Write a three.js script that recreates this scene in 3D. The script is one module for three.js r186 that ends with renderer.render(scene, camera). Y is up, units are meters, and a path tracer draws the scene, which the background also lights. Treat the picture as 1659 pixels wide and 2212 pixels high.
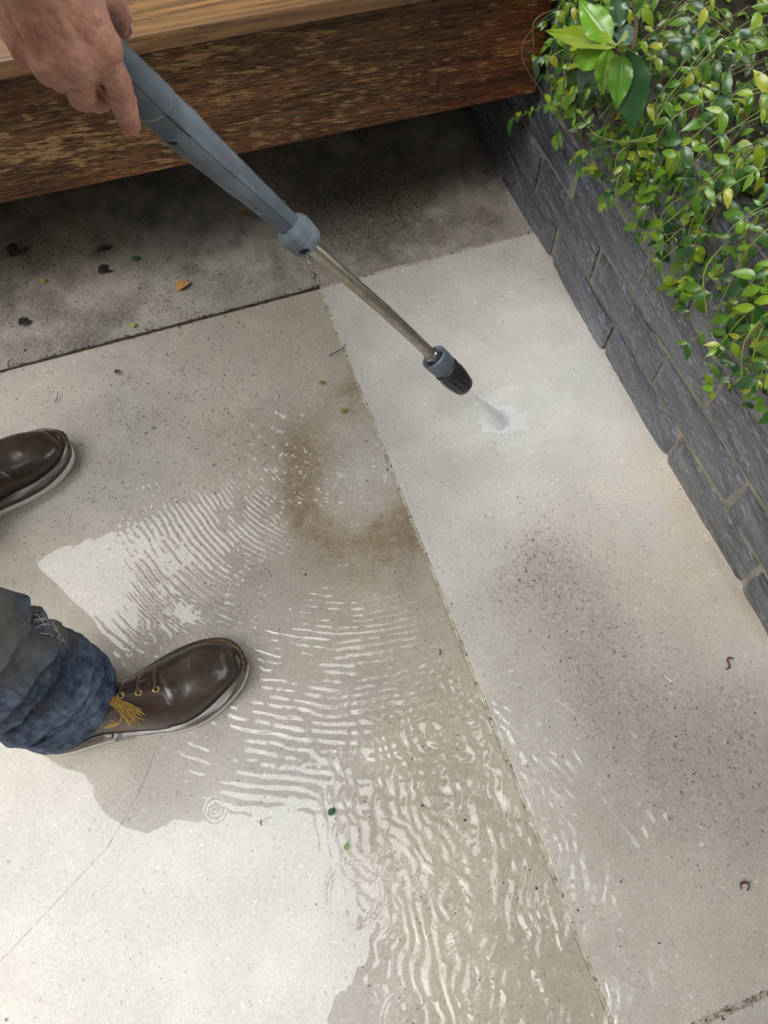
import * as THREE from 'three';
import { mergeGeometries, mergeVertices, toCreasedNormals } from 'three/addons/utils/BufferGeometryUtils.js';
import { RoundedBoxGeometry } from 'three/addons/geometries/RoundedBoxGeometry.js';

// ---------------------------------------------------------------- camera, sky, sun, exposure
// origin: the paving straight below the camera. +X runs along the long joint towards the stone wall, +Z along the other joint, y up.
const scene = new THREE.Scene();
const EYE = new THREE.Vector3(0, 1.1, 0), PITCH = 64 * Math.PI / 180, YAW = 19 * Math.PI / 180;
const camera = new THREE.PerspectiveCamera(67.33, 768 / 1024, 0.02, 400);
camera.position.copy(EYE);
const FW = new THREE.Vector3(Math.sin(YAW) * Math.cos(PITCH), -Math.sin(PITCH), -Math.cos(YAW) * Math.cos(PITCH));
camera.lookAt(EYE.clone().add(FW));
scene.add(camera);

const renderer = new THREE.WebGLRenderer({ antialias: true });
renderer.setSize(768, 1024);
renderer.toneMapping = THREE.LinearToneMapping;
renderer.toneMappingExposure = 5.4;
renderer.shadowMap.enabled = true;

// ---------------------------------------------------------------- noise and random
function mulberry(a) { return () => { a |= 0; a = a + 0x6D2B79F5 | 0; let t = Math.imul(a ^ a >>> 15, 1 | a); t = t + Math.imul(t ^ t >>> 7, 61 | t) ^ t; return ((t ^ t >>> 14) >>> 0) / 4294967296; }; }
const R = mulberry(7);
const rr = (a, b, r = R) => a + (b - a) * r();
function hash2(x, y) { let h = Math.imul(x, 374761393) + Math.imul(y, 668265263) | 0; h = Math.imul(h ^ h >>> 13, 1274126177); return ((h ^ h >>> 16) >>> 0) / 4294967296; }
function vn(x, y) {
  const xi = Math.floor(x), yi = Math.floor(y); let u = x - xi, v = y - yi; u = u * u * (3 - 2 * u); v = v * v * (3 - 2 * v);
  const a = hash2(xi, yi), b = hash2(xi + 1, yi), c = hash2(xi, yi + 1), d = hash2(xi + 1, yi + 1);
  return a + (b - a) * u + (c - a) * v + (a - b - c + d) * u * v;
}
function fbm(x, y, o = 4) { let s = 0, a = .5, t = 0; for (let i = 0; i < o; i++) { s += a * vn(x, y); t += a; a *= .5; x = x * 2.03 + 17.3; y = y * 2.03 + 9.1; } return s / t; }
function vn3(x, y, z) { const zi = Math.floor(z); let w = z - zi; w = w * w * (3 - 2 * w); const a = vn(x + zi * 57.31, y + zi * 23.7), b = vn(x + (zi + 1) * 57.31, y + (zi + 1) * 23.7); return a + (b - a) * w; }
function fbm3(x, y, z, o = 3) { let s = 0, a = .5, t = 0; for (let i = 0; i < o; i++) { s += a * vn3(x, y, z); t += a; a *= .5; x = x * 2.03 + 7.3; y = y * 2.03 + 3.1; z = z * 2.03 + 5.7; } return s / t; }
const sm = (a, b, x) => { const t = Math.min(1, Math.max(0, (x - a) / (b - a))); return t * t * (3 - 2 * t); };
const mix = (a, b, t) => a + (b - a) * t;
const clamp = (x, a, b) => Math.min(b, Math.max(a, x));
const gauss = (dx, dy, s) => Math.exp(-(dx * dx + dy * dy) / (s * s));

// ---------------------------------------------------------------- sky: even rain cloud, brighter overhead
{
  const w = 256, h = 128, d = new Float32Array(w * h * 4);
  for (let j = 0; j < h; j++) for (let i = 0; i < w; i++) {
    const el = ((j + .5) / h - .5) * Math.PI, s = Math.max(0, Math.sin(el)), az = i / w * 2 * Math.PI;
    const cloud = .92 + .16 * fbm(Math.cos(az) * Math.cos(el) * 2.2 + 5, Math.sin(az) * Math.cos(el) * 2.2 + 3, 3);
    const L = 1.25 * (1 + 2 * s) / 3 * (el > 0 ? cloud : .35), k = (j * w + i) * 4;
    d[k] = L * .985; d[k + 1] = L * 1.0; d[k + 2] = L * 1.02; d[k + 3] = 1;
  }
  const t = new THREE.DataTexture(d, w, h, THREE.RGBAFormat, THREE.FloatType);
  t.mapping = THREE.EquirectangularReflectionMapping; t.magFilter = THREE.LinearFilter; t.minFilter = THREE.LinearFilter; t.needsUpdate = true;
  scene.background = t; scene.environment = t;
}
const sun = new THREE.DirectionalLight(0xfff6ec, 0.5);
sun.position.set(-4.6, 6, 2.9); sun.castShadow = true; sun.shadow.radius = 90;
Object.assign(sun.shadow.camera, { left: -4, right: 4, top: 4, bottom: -4, near: .1, far: 20 });
sun.shadow.mapSize.set(2048, 2048);
scene.add(sun, sun.target);

// ---------------------------------------------------------------- helpers
const AX = { rt: new THREE.Vector3().crossVectors(FW, new THREE.Vector3(0, 1, 0)).normalize() };
AX.up = new THREE.Vector3().crossVectors(AX.rt, FW).normalize();
const sight = (x, y) => FW.clone().addScaledVector(AX.rt, (x - 829.5) / 1661).addScaledVector(AX.up, -(y - 1106) / 1661);
const deep = (x, y, t) => EYE.clone().addScaledVector(sight(x, y), t);                                   // a measured point at a known distance
const ground = (x, y, Y = 0) => { const d = sight(x, y); return EYE.clone().addScaledVector(d, (Y - EYE.y) / d.y); };   // a measured point at a known height

const used = {};
function numbered(n) { const k = used[n] = (used[n] ?? -1) + 1; return k ? `${n}_${String(k).padStart(3, '0')}` : n; }
function thing(name, label, category, group, pos) {
  const o = new THREE.Group(); o.name = numbered(name); o.userData = { label, category }; if (group) o.userData.group = group;
  if (pos) o.position.copy(pos); scene.add(o); return o;
}
function mesh(name, geo, mat, parent) { const m = new THREE.Mesh(geo, mat); m.name = name; m.castShadow = m.receiveShadow = true; if (parent) parent.add(m); return m; }
function setting(name, geo, mat) { const m = mesh(numbered(name), geo, mat, scene); m.userData.kind = 'structure'; return m; }
function box(x0, x1, y0, y1, z0, z1) { const g = new THREE.BoxGeometry(x1 - x0, y1 - y0, z1 - z0); g.translate((x0 + x1) / 2, (y0 + y1) / 2, (z0 + z1) / 2); return g; }
function rbox(x0, x1, y0, y1, z0, z1, r = .003, s = 2) { const g = new RoundedBoxGeometry(x1 - x0, y1 - y0, z1 - z0, s, r); g.translate((x0 + x1) / 2, (y0 + y1) / 2, (z0 + z1) / 2); return g; }
function tex(w, h, fn, srgb = true, wrap = THREE.RepeatWrapping) {
  const d = new Uint8Array(w * h * 4), o = [0, 0, 0, 255];
  for (let j = 0; j < h; j++) for (let i = 0; i < w; i++) { o[3] = 255; fn((i + .5) / w, (j + .5) / h, o); const k = (j * w + i) * 4; for (let c = 0; c < 4; c++) d[k + c] = clamp(o[c], 0, 255); }
  const t = new THREE.DataTexture(d, w, h, THREE.RGBAFormat); t.magFilter = THREE.LinearFilter; t.minFilter = THREE.LinearMipmapLinearFilter; t.generateMipmaps = true;
  t.wrapS = t.wrapT = wrap; if (srgb) t.colorSpace = THREE.SRGBColorSpace; t.needsUpdate = true; return t;
}
const std = (o) => new THREE.MeshStandardMaterial({ roughness: .7, side: THREE.DoubleSide, ...o });
const phys = (o) => new THREE.MeshPhysicalMaterial({ roughness: .5, side: THREE.DoubleSide, ...o });
const lin = (r, g, b) => new THREE.Color().setRGB(r, g, b);
function tube(pts, r, seg = 24, rad = 8, taper) {
  const c = new THREE.CatmullRomCurve3(pts), g = new THREE.TubeGeometry(c, seg, r, rad, false);
  if (taper) { const p = g.attributes.position, q = new THREE.Vector3(), v = new THREE.Vector3(); for (let i = 0; i <= seg; i++) { c.getPointAt(i / seg, q); const k = taper(i / seg); for (let j = 0; j <= rad; j++) { const n = i * (rad + 1) + j; v.fromBufferAttribute(p, n).sub(q).multiplyScalar(k).add(q); p.setXYZ(n, v.x, v.y, v.z); } } }
  return g;
}
function colourBy(g, fn) { const p = g.attributes.position, n = g.attributes.normal, c = new Float32Array(p.count * 3), o = [0, 0, 0]; for (let i = 0; i < p.count; i++) { fn(p.getX(i), p.getY(i), p.getZ(i), o, n ? n.getX(i) : 0, n ? n.getY(i) : 0, n ? n.getZ(i) : 0); c.set(o, i * 3); } g.setAttribute('color', new THREE.BufferAttribute(c, 3)); return g; }
// a grid of points (u along, v round) as a smooth sheet
function sheet(nu, nv, fn, closed = false) {
  const P = [], I = [], UV = [], o = new THREE.Vector3();
  for (let i = 0; i <= nu; i++) for (let j = 0; j <= nv; j++) { fn(i / nu, j / nv, o); P.push(o.x, o.y, o.z); UV.push(i / nu, j / nv); }
  for (let i = 0; i < nu; i++) for (let j = 0; j < nv; j++) { const a = i * (nv + 1) + j, b = a + 1, c = a + nv + 1, d = c + 1; I.push(a, c, b, b, c, d); }
  const g = new THREE.BufferGeometry(); g.setAttribute('position', new THREE.Float32BufferAttribute(P, 3)); g.setAttribute('uv', new THREE.Float32BufferAttribute(UV, 2)); g.setIndex(I); g.computeVertexNormals();
  if (closed) { const n = g.attributes.normal; for (let i = 0; i <= nu; i++) { const a = i * (nv + 1), b = a + nv, x = n.getX(a) + n.getX(b), y = n.getY(a) + n.getY(b), z = n.getZ(a) + n.getZ(b), l = Math.hypot(x, y, z) || 1; n.setXYZ(a, x / l, y / l, z / l); n.setXYZ(b, x / l, y / l, z / l); } }
  return g;
}
// smooth skin over a distance field (surface nets)
function skin(sdf, lo, hi, cell) {
  const nx = Math.ceil((hi[0] - lo[0]) / cell) + 1, ny = Math.ceil((hi[1] - lo[1]) / cell) + 1, nz = Math.ceil((hi[2] - lo[2]) / cell) + 1;
  const F = new Float32Array(nx * ny * nz), id = (i, j, k) => (k * ny + j) * nx + i;
  for (let k = 0; k < nz; k++) for (let j = 0; j < ny; j++) for (let i = 0; i < nx; i++) F[id(i, j, k)] = sdf(lo[0] + i * cell, lo[1] + j * cell, lo[2] + k * cell);
  const V = new Int32Array(nx * ny * nz).fill(-1), P = [], I = [];
  for (let k = 0; k < nz - 1; k++) for (let j = 0; j < ny - 1; j++) for (let i = 0; i < nx - 1; i++) {
    let n = 0, x = 0, y = 0, z = 0;
    for (let e = 0; e < 12; e++) {
      const ax = e >> 2, b = e & 1, c = (e >> 1) & 1; let a0, a1;
      if (ax === 0) { a0 = [0, b, c]; a1 = [1, b, c]; } else if (ax === 1) { a0 = [b, 0, c]; a1 = [b, 1, c]; } else { a0 = [b, c, 0]; a1 = [b, c, 1]; }
      const f0 = F[id(i + a0[0], j + a0[1], k + a0[2])], f1 = F[id(i + a1[0], j + a1[1], k + a1[2])];
      if ((f0 < 0) !== (f1 < 0)) { const t = f0 / (f0 - f1); x += a0[0] + (a1[0] - a0[0]) * t; y += a0[1] + (a1[1] - a0[1]) * t; z += a0[2] + (a1[2] - a0[2]) * t; n++; }
    }
    if (n) { V[id(i, j, k)] = P.length / 3; P.push(lo[0] + (i + x / n) * cell, lo[1] + (j + y / n) * cell, lo[2] + (k + z / n) * cell); }
  }
  const quad = (a, b, c, d, flip) => { if (a < 0 || b < 0 || c < 0 || d < 0) return; if (flip) I.push(a, c, b, b, c, d); else I.push(a, b, c, b, d, c); };
  for (let k = 1; k < nz - 1; k++) for (let j = 1; j < ny - 1; j++) for (let i = 1; i < nx - 1; i++) {
    const s = F[id(i, j, k)] < 0;
    if (s !== F[id(i + 1, j, k)] < 0) quad(V[id(i, j - 1, k - 1)], V[id(i, j, k - 1)], V[id(i, j - 1, k)], V[id(i, j, k)], !s);
    if (s !== F[id(i, j + 1, k)] < 0) quad(V[id(i - 1, j, k - 1)], V[id(i, j, k - 1)], V[id(i - 1, j, k)], V[id(i, j, k)], s);
    if (s !== F[id(i, j, k + 1)] < 0) quad(V[id(i - 1, j - 1, k)], V[id(i, j - 1, k)], V[id(i - 1, j, k)], V[id(i, j, k)], !s);
  }
  const N = new Float32Array(P.length), e = cell * .7;
  for (let i = 0; i < P.length; i += 3) { const [x, y, z] = [P[i], P[i + 1], P[i + 2]]; const a = sdf(x + e, y, z) - sdf(x - e, y, z), b = sdf(x, y + e, z) - sdf(x, y - e, z), c = sdf(x, y, z + e) - sdf(x, y, z - e), l = Math.hypot(a, b, c) || 1; N[i] = a / l; N[i + 1] = b / l; N[i + 2] = c / l; }
  const g = new THREE.BufferGeometry(); g.setAttribute('position', new THREE.Float32BufferAttribute(P, 3)); g.setAttribute('normal', new THREE.BufferAttribute(N, 3)); g.setIndex(I); return g;
}
const smin = (a, b, k) => { const h = Math.max(k - Math.abs(a - b), 0) / k; return Math.min(a, b) - h * h * k * .25; };
function capsule(x, y, z, a, b, ra, rb) { const dx = b.x - a.x, dy = b.y - a.y, dz = b.z - a.z, px = x - a.x, py = y - a.y, pz = z - a.z; const t = clamp((px * dx + py * dy + pz * dz) / (dx * dx + dy * dy + dz * dz || 1e-9), 0, 1); return Math.hypot(px - dx * t, py - dy * t, pz - dz * t) - (ra + (rb - ra) * t); }
const V3 = (x, y, z) => new THREE.Vector3(x, y, z);
// ---------------------------------------------------------------- ground and paving
const SOIL = std({ color: lin(.035, .026, .018), roughness: .95 });
{ const g = new THREE.PlaneGeometry(120, 120, 1, 1); g.rotateX(-Math.PI / 2); g.translate(0, -.06, 0); setting('ground', g, std({ color: lin(.10, .11, .07), roughness: 1 })); }
const WALL_X = .645, JX = .212, JZ = -.985, JZ2 = .263, TL = 1.248, TW = .70;
const MX0 = -1.0, MZ0 = -1.5, MS = 1.9;      // the metres that the paving map covers
// the stone's own colour, its stains, silt and grime, plus deck shade on the north slabs, in metres of the paving
function paving(x, z, o) {
  const right = x > JX, north = z < JZ;
  const big = fbm(x * 4 + 3, z * 4 + 8, 4), mid = fbm(x * 19 + 31, z * 19 + 2, 3), warp = fbm(x * 7 + 50, z * 7 + 20, 3) - .5;
  const wx = x + warp * .12, wz = z + (fbm(x * 7 + 9, z * 7 + 70, 3) - .5) * .12;
  let r = 173, g = 172, b = 169;
  const t = (big - .5) * 32 + (mid - .5) * 18; r += t; g += t; b += t * .95;
  // tan silt left over the long slab, and the brown bank the water pushed up
  let tan = 0, brown = 0;
  if (!right && !north) {
    tan = .85 + .9 * (big - .5) + .35 * sm(-.2, .2, wx) - .30 * sm(-.35, -.1, wz) * (1 - sm(-.04, .1, wx)); r -= 8; g -= 7; b -= 5;
    { const ux = x + warp * .05 - .178, uz = z + (fbm(x * 7 + 9, z * 7 + 70, 3) - .5) * .05 + .585, d = Math.hypot(ux, uz), an = Math.atan2(uz, ux), open = sm(-.35, .25, Math.cos(an - 2.55)); brown = (Math.exp(-Math.pow((d - .10) / .036, 2)) + .45 * Math.exp(-Math.pow((d - .14) / .05, 2))) * (.12 + .88 * open) + .75 * gauss(x - .19, z + .735, .035); }
    brown *= clamp(1.7 * fbm(wx * 26 + 3, wz * 26, 4) - .15, .1, 1.3) * (.5 + 1.0 * fbm(x * 170, z * 170 + 7, 2)); brown = clamp(brown * .95, 0, 1);
    tan += .5 * gauss(wx - .17, wz + .05, .14) + .4 * gauss(wx - .13, wz - .12, .12);
    { const k = gauss(wx - .175, wz + .60, .07); tan -= .45 * k; brown *= 1 - .7 * k; r += 9 * k; g += 9 * k; b += 8 * k; }
  } else if (right && !north) {
    const clean = clamp(1.15 * gauss(wx - .46, wz + .68, .24) + .7 * gauss(wx - .33, wz + .42, .13) + .5 * gauss(wx - .6, wz + .4, .12), 0, 1);
    tan = .42 + .6 * (big - .5) + .22 * sm(-.25, .1, wz) - .2 * clean;
    r += 25 * clean; g += 25 * clean; b += 24 * clean;
    const grime = clamp(.95 * gauss(wx - .385, wz + .33, .085) + .75 * gauss(wx - .40, wz + .17, .1) + .75 * gauss(wx - .47, wz - .0, .13) + .25 * gauss(wx - .52, wz - .1, .14), 0, 1) * (.55 + .9 * mid);
    { const s = .55 + .9 * vn(x * 330, z * 330); r -= 24 * grime * s; g -= 26 * grime * s; b -= 25 * grime * s; }
    const alg = clamp(gauss(wx - .625, wz + .31, .09) + .7 * gauss(wx - .6, wz + .24, .06) + .5 * gauss(wx - .59, wz + .44, .04), 0, 1) * clamp(mid * 2 - .5, 0, 1);
    r -= 6 * alg; g -= 14 * alg; b -= 26 * alg;
    if (x > .615) { const e = sm(.615, .645, x) * clamp(fbm(x * 60, z * 22 + 8, 3) * 2 - .55, 0, 1); r -= 12 * e; g -= 17 * e; b -= 24 * e; }
  } else {
    const k = 1; tan = .42 + .6 * (big - .5);
    const fm = clamp(.25 + 1.5 * (mid - .45) + 1.3 * gauss(x - .36, z + 1.16, .13) + .8 * (fbm(x * 45, z * 30, 3) - .5), 0, 1) * (.6 + .6 * vn(x * 300, z * 260)); r -= 20 * k + 54 * fm; g -= 21 * k + 55 * fm; b -= 21 * k + 53 * fm;  // grime, deepened so that the shade under the deck is partly in the colour
  }
  tan = clamp(tan, 0, 1.15);
  r -= 9 * tan; g -= 16 * tan; b -= 28 * tan; brown = clamp(brown, 0, 1); r -= 30 * brown; g -= 38 * brown; b -= 46 * brown;
  // pale chips and fine dark grain of the cast stone
  const f1 = vn(x * 900, z * 900), f2 = vn(x * 460 + 9, z * 460); const gr = (f1 - .5) * 15 + (f2 - .5) * 12; r += gr; g += gr; b += gr;
  const chip = vn(x * 240 + 77, z * 240 + 13); if (chip > .92) { const k = (chip - .92) * 520; r += k; g += k; b += k * .9; }
  // black moss grit: dense under the boards, sparse elsewhere
  let den = north ? .10 + .3 * sm(.4, .8, fbm(x * 9 + 2, z * 9, 3)) + .6 * gauss(x - .36, z + 1.14, .12) * (.4 + 1.2 * mid) + .2 * gauss(x + .1, z + 1.14, .25) : right ? .03 + .36 * gauss(wx - .385, wz + .33, .1) + .2 * gauss(wx - .4, wz + .17, .1) + .34 * gauss(wx - .48, wz, .14) : .05 + .2 * gauss(x + .05, z + .8, .25) + .15 * gauss(x + .25, z + .75, .3);
  const s1 = vn(x * 820 + 5, z * 480 + 41) * .66 + .34 * vn(x * 210, z * 210 + 6), cut = .86 - .30 * clamp(den, 0, 1.2);
  if (s1 > cut) { const k = clamp((s1 - cut) * 9, 0, 1) * .85; r = mix(r, 42, k); g = mix(g, 38, k); b = mix(b, 32, k); }
  // hairline crack across the long slab
  const pts = CRACK; for (let i = 0; i < pts.length - 1; i++) { const [ax, az] = pts[i], [bx, bz] = pts[i + 1], dx = bx - ax, dz = bz - az, q = clamp(((x - ax) * dx + (z - az) * dz) / (dx * dx + dz * dz), 0, 1), d = Math.hypot(x - ax - dx * q, z - az - dz * q) + (vn(x * 300, z * 300) - .5) * .0009; if (d < .0007) { const k = .3 * (1 - d / .0007); r *= 1 - k; g *= 1 - k; b *= 1 - k; } }
  o[0] = r; o[1] = g; o[2] = b;
}
const CRACK = [[470, 1330], [430, 1400], [345, 1598], [300, 1715], [232, 1830], [120, 1950], [0, 2078], [-150, 2230]].map(([x, y]) => { const p = ground(x, y); return [p.x, p.z]; });
const pavMap = tex(2048, 2048, (u, v, o) => paving(MX0 + u * MS, MZ0 + v * MS, o), true, THREE.MirroredRepeatWrapping);
const pavBump = tex(1024, 1024, (u, v, o) => { const x = MX0 + u * MS, z = MZ0 + v * MS; const k = 128 + (vn(x * 400, z * 400) - .5) * 90 + (fbm(x * 60, z * 60, 3) - .5) * 160; o[0] = o[1] = o[2] = k; }, false, THREE.MirroredRepeatWrapping);
const PAV = phys({ map: pavMap, bumpMap: pavBump, bumpScale: .0006, roughness: .62, specularIntensity: .6 });
const patio = new THREE.Group(); patio.name = 'patio_floor'; patio.userData = { kind: 'structure' }; scene.add(patio);
function slab(x0, x1, z0, z1) {
  const g = rbox(x0, x1, -.05, 0, z0, z1, .0022, 2), p = g.attributes.position, n = g.attributes.normal, uv = g.attributes.uv;
  for (let i = 0; i < p.count; i++) uv.setXY(i, (p.getX(i) - MX0) / MS + Math.abs(n.getX(i)) * p.getY(i) * .5, (p.getZ(i) - MZ0) / MS + Math.abs(n.getZ(i)) * p.getY(i) * .5);
  return mesh('paving_slab', g, PAV, patio);
}
const q = .0027;                                  // half a joint
for (const [z0, z1] of [[JZ - 1.25, JZ], [JZ, JZ2], [JZ2, JZ2 + TL]]) {
  for (const [x0, x1] of [[JX - 2 * TW - 0.02, JX - TW], [JX - TW, JX]]) slab(x0 + q, x1 - q, z0 + q, z1 - q);
  slab(JX + q, WALL_X + .03, z0 + q, z1 - q);
}
{ // joints: soil packed under the boards side, pale grout elsewhere
  const grout = tex(256, 256, (u, v, o) => { const k = fbm(u * 30, v * 30, 3), d = vn(u * 90, v * 90) > .82 ? .6 : 1; o[0] = (126 + 60 * k) * d; o[1] = (121 + 58 * k) * d; o[2] = (108 + 54 * k) * d; });
  const soil = tex(256, 256, (u, v, o) => { const k = fbm(u * 40, v * 40, 3); o[0] = 28 + 60 * k; o[1] = 22 + 46 * k; o[2] = 16 + 34 * k; });
  const GR = std({ map: grout, roughness: .8 }), SO = std({ map: soil, roughness: .95 });
  const strip = (name, x0, x1, z0, z1, mat, top) => { const nx = Math.max(2, Math.round((x1 - x0) / .006)), nz = Math.max(2, Math.round((z1 - z0) / .006)); const g = new THREE.PlaneGeometry(x1 - x0, z1 - z0, nx, nz); g.rotateX(-Math.PI / 2); g.translate((x0 + x1) / 2, top, (z0 + z1) / 2); const p = g.attributes.position, uv = g.attributes.uv; for (let i = 0; i < p.count; i++) { p.setY(i, top + (fbm(p.getX(i) * 90, p.getZ(i) * 90, 2) - .5) * .0024); uv.setXY(i, p.getX(i) * 3, p.getZ(i) * 3); } g.computeVertexNormals(); mesh(name, g, mat, patio); };
  strip('soil_joint', -1.3, JX - .0, JZ - q - .001, JZ + q + .001, SO, -.0006);
  strip('grout_joint', JX - q - .001, JX + q + .001, JZ - 1.25, JZ, GR, -.0016);
  strip('grout_joint', JX + q, WALL_X, JZ - q - .001, JZ + q + .001, GR, -.0012);
  strip('grout_joint', JX - q - .001, JX + q + .001, JZ + q, JZ2 + TL, GR, -.0009);
  strip('grout_joint', -1.3, WALL_X, JZ2 - q - .001, JZ2 + q + .001, GR, -.0018);
  strip('grout_joint', JX - TW - q - .001, JX - TW + q + .001, JZ - 1.2, JZ2 + TL, GR, -.0018);
}

// ---------------------------------------------------------------- timber deck
function woodMap(seed, fn, w = 1024, h = 512) { return tex(w, h, (u, v, o) => fn(u, v, o)); }
const woodTop = woodMap(1, (u, v, o) => {
  const gr = fbm(u * 5, v * 90, 4), gr2 = fbm(u * 14 + 3, v * 260, 3), w = fbm(u * 3 + 9, v * 5, 3), ring = Math.sin((v * 26 + fbm(u * 2, v * 4, 3) * 5) * 6.28) * .5 + .5;
  const k = .45 * gr + .3 * gr2 + .25 * ring, gy = sm(.5, .75, w); let r = 66 + 106 * k, g = 46 + 82 * k, b = 25 + 54 * k;
  r = mix(r, r * .95 + 8, gy); g = mix(g, g * 1.02 + 8, gy); b = mix(b, b * 1.2 + 14, gy);
  if (gr2 > .66) { r *= .68; g *= .64; b *= .6; } o[0] = r; o[1] = g; o[2] = b;
});
// old dark oil on the fascia with the pale wood coming through in flakes along the grain; red-brown where it is kept dry
const woodFace = woodMap(2, (u, v, o) => {
  const x = u * 2.2, zone = fbm(x * 3.2 + 1, v * 2.6 + 2, 3), gr = fbm(x * 16, v * 70 + x * 6, 4), fine = fbm(x * 90 + 3, v * 260 + x * 50, 3), fl = fbm(x * 42 + 4, v * 40 + x * 22, 4), dash = fbm(x * 62 + 30, v * 150 + x * 46, 3), big = fbm(x * 7 + 11, v * 6, 3);
  const red = clamp(sm(.80, 1.05, u + (zone - .5) * .5) * .8 + .45 * sm(.14, .01, v + (gr - .5) * .12), 0, 1);
  let k = .75 + .75 * (gr - .5) + .75 * (fine - .5) + .5 * (big - .5), r = mix(120, 118, red) * k, g = mix(82, 64, red) * k, b = mix(51, 33, red) * k;
  const d1 = sm(.56, .66, dash + (zone - .5) * .35 - .12 * red) * .34, d2 = sm(.585, .66, .68 * fl + .32 * dash + (zone - .5) * .45 - .12 * red) * .62;
  r = mix(r, 150 + 50 * (fine - .5), d1); g = mix(g, 122 + 46 * (fine - .5), d1); b = mix(b, 82 + 36 * (fine - .5), d1);
  r = mix(r, 168 + 70 * (fine - .5), d2); g = mix(g, 140 + 64 * (fine - .5), d2); b = mix(b, 94 + 50 * (fine - .5), d2);
  if (fine < .33) { const q = .72; r *= q; g *= q * .97; b *= q * .95; } o[0] = r; o[1] = g; o[2] = b;
}, 2048, 512);
const woodBump = tex(1024, 512, (u, v, o) => { const k = 255 * (.5 * fbm(u * 10, v * 120, 4) + .5 * fbm(u * 60, v * 60, 3)); o[0] = o[1] = o[2] = k; }, false);
const WT = phys({ map: woodTop, bumpMap: woodBump, bumpScale: .0016, roughness: .42, clearcoat: .25, clearcoatRoughness: .35 });
const WF = phys({ map: woodFace, bumpMap: woodBump, bumpScale: .0014, roughness: .55, specularIntensity: .6 });
const deck = thing('timber_deck', 'low weathered brown timber deck with a flaking fascia board above the dark gap', 'deck', null, V3(.2, 0, -1.062));
deck.rotation.y = -.034;
function uvBoard(g, L, D) { const p = g.attributes.position, n = g.attributes.normal, uv = g.attributes.uv; for (let i = 0; i < p.count; i++) { const up = Math.abs(n.getY(i)) > .6; uv.setXY(i, (p.getX(i) + 1.6) / L, (up ? p.getZ(i) : p.getY(i) - .25) / D); } return g; }
{
  const wob = (g, a = .0012) => { const p = g.attributes.position; for (let i = 0; i < p.count; i++) { const x = p.getX(i); p.setY(i, p.getY(i) + (vn(x * 6, p.getZ(i) * 9) - .5) * a); p.setZ(i, p.getZ(i) + (vn(x * 8 + 4, p.getY(i) * 40) - .5) * a * 1.3); } g.computeVertexNormals(); return g; };
  const board = (x0, x1, y0, y1, z0, z1, r) => { const g = new RoundedBoxGeometry(x1 - x0, y1 - y0, z1 - z0, 2, r); g.translate((x0 + x1) / 2, (y0 + y1) / 2, (z0 + z1) / 2); return g; };
  let z = .026;
  for (const w of [.235, .19, .19, .19, .19, .19]) { const g = board(-1.9, .43, .449, .4745, z - w, z, .0035); uvBoard(g, 1.4, .42); mesh('deck_board', g, WT, deck); z -= w + .005; }
  const f = board(-1.9, .43, .25, .437, -.032, 0, .004); uvBoard(f, 2.05, .2); mesh('fascia_board', f, WF, deck).userData.label = 'dark fascia board with flaking pale patches';
  for (const x of [-1.5, -.9, -.3, .3]) { const j = board(x - .022, x + .022, .26, .448, -1.1, -.034, .003); uvBoard(j, 1.4, .42); mesh('joist', j, WF, deck); }
  for (const [x, z2] of [[-1.45, -.3], [-.85, -.75], [.36, -.75]]) mesh('post', board(x - .045, x + .045, 0, .26, z2 - .045, z2 + .045, .004), WF, deck);
  const sc = std({ color: lin(.02, .015, .012), roughness: .6 });
  for (const [x, zz] of [[-.045, -.055], [-.045, -.12], [-.72, -.055], [-1.3, -.055]]) { const c = new THREE.CylinderGeometry(.0035, .0035, .002, 10); c.translate(x, .4748, zz); mesh('screw', c, sc, deck); }
}

// ---------------------------------------------------------------- stone wall: coursed slate blocks in recessed mortar
const wall = thing('stone_wall', 'low garden wall of dark wet slate blocks with pale mortar joints', 'wall', null, V3(WALL_X, 0, -.5));
const slateTex = [0, 1, 2].map((s) => tex(512, 512, (u, v, o) => {
  const lay = fbm(u * 5 + s * 7, v * 26 + u * 7, 4), f = fbm(u * 70 + s, v * 110 + u * 20, 3), f2 = vn(u * 240, v * 256), st = fbm(u * 5 + 3 * s, v * 6, 3), rd = Math.pow(1 - Math.abs(2 * fbm(u * 6 + 5 * s, v * 17 + u * 9, 4) - 1), 16);
  let k = 78 + 46 * (lay - .5) * 1.3 + 44 * (f - .5) + 18 * (f2 - .5), r = k * .95, g = k, b = k * 1.10; if (s === 2) { r *= 1.03; b *= .97; }
  const rust = sm(.6, .78, st) * .5; r += 9 * rust; g += 3 * rust; b -= 5 * rust; const e = rd * sm(.4, .7, f) * 62; r += e; g += e; b += e; o[0] = r; o[1] = g; o[2] = b;
}));
const slateBump = tex(512, 512, (u, v, o) => { const k = 255 * clamp(.6 * fbm(u * 6, v * 28 + u * 7, 4) + .4 * fbm(u * 60, v * 110 + u * 20, 3), 0, 1); o[0] = o[1] = o[2] = k; }, false);
const SL = slateTex.map((m, i) => phys({ map: m, bumpMap: slateBump, bumpScale: .004, roughness: [.34, .4, .46][i], clearcoat: .65, clearcoatRoughness: .26 }));
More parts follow.
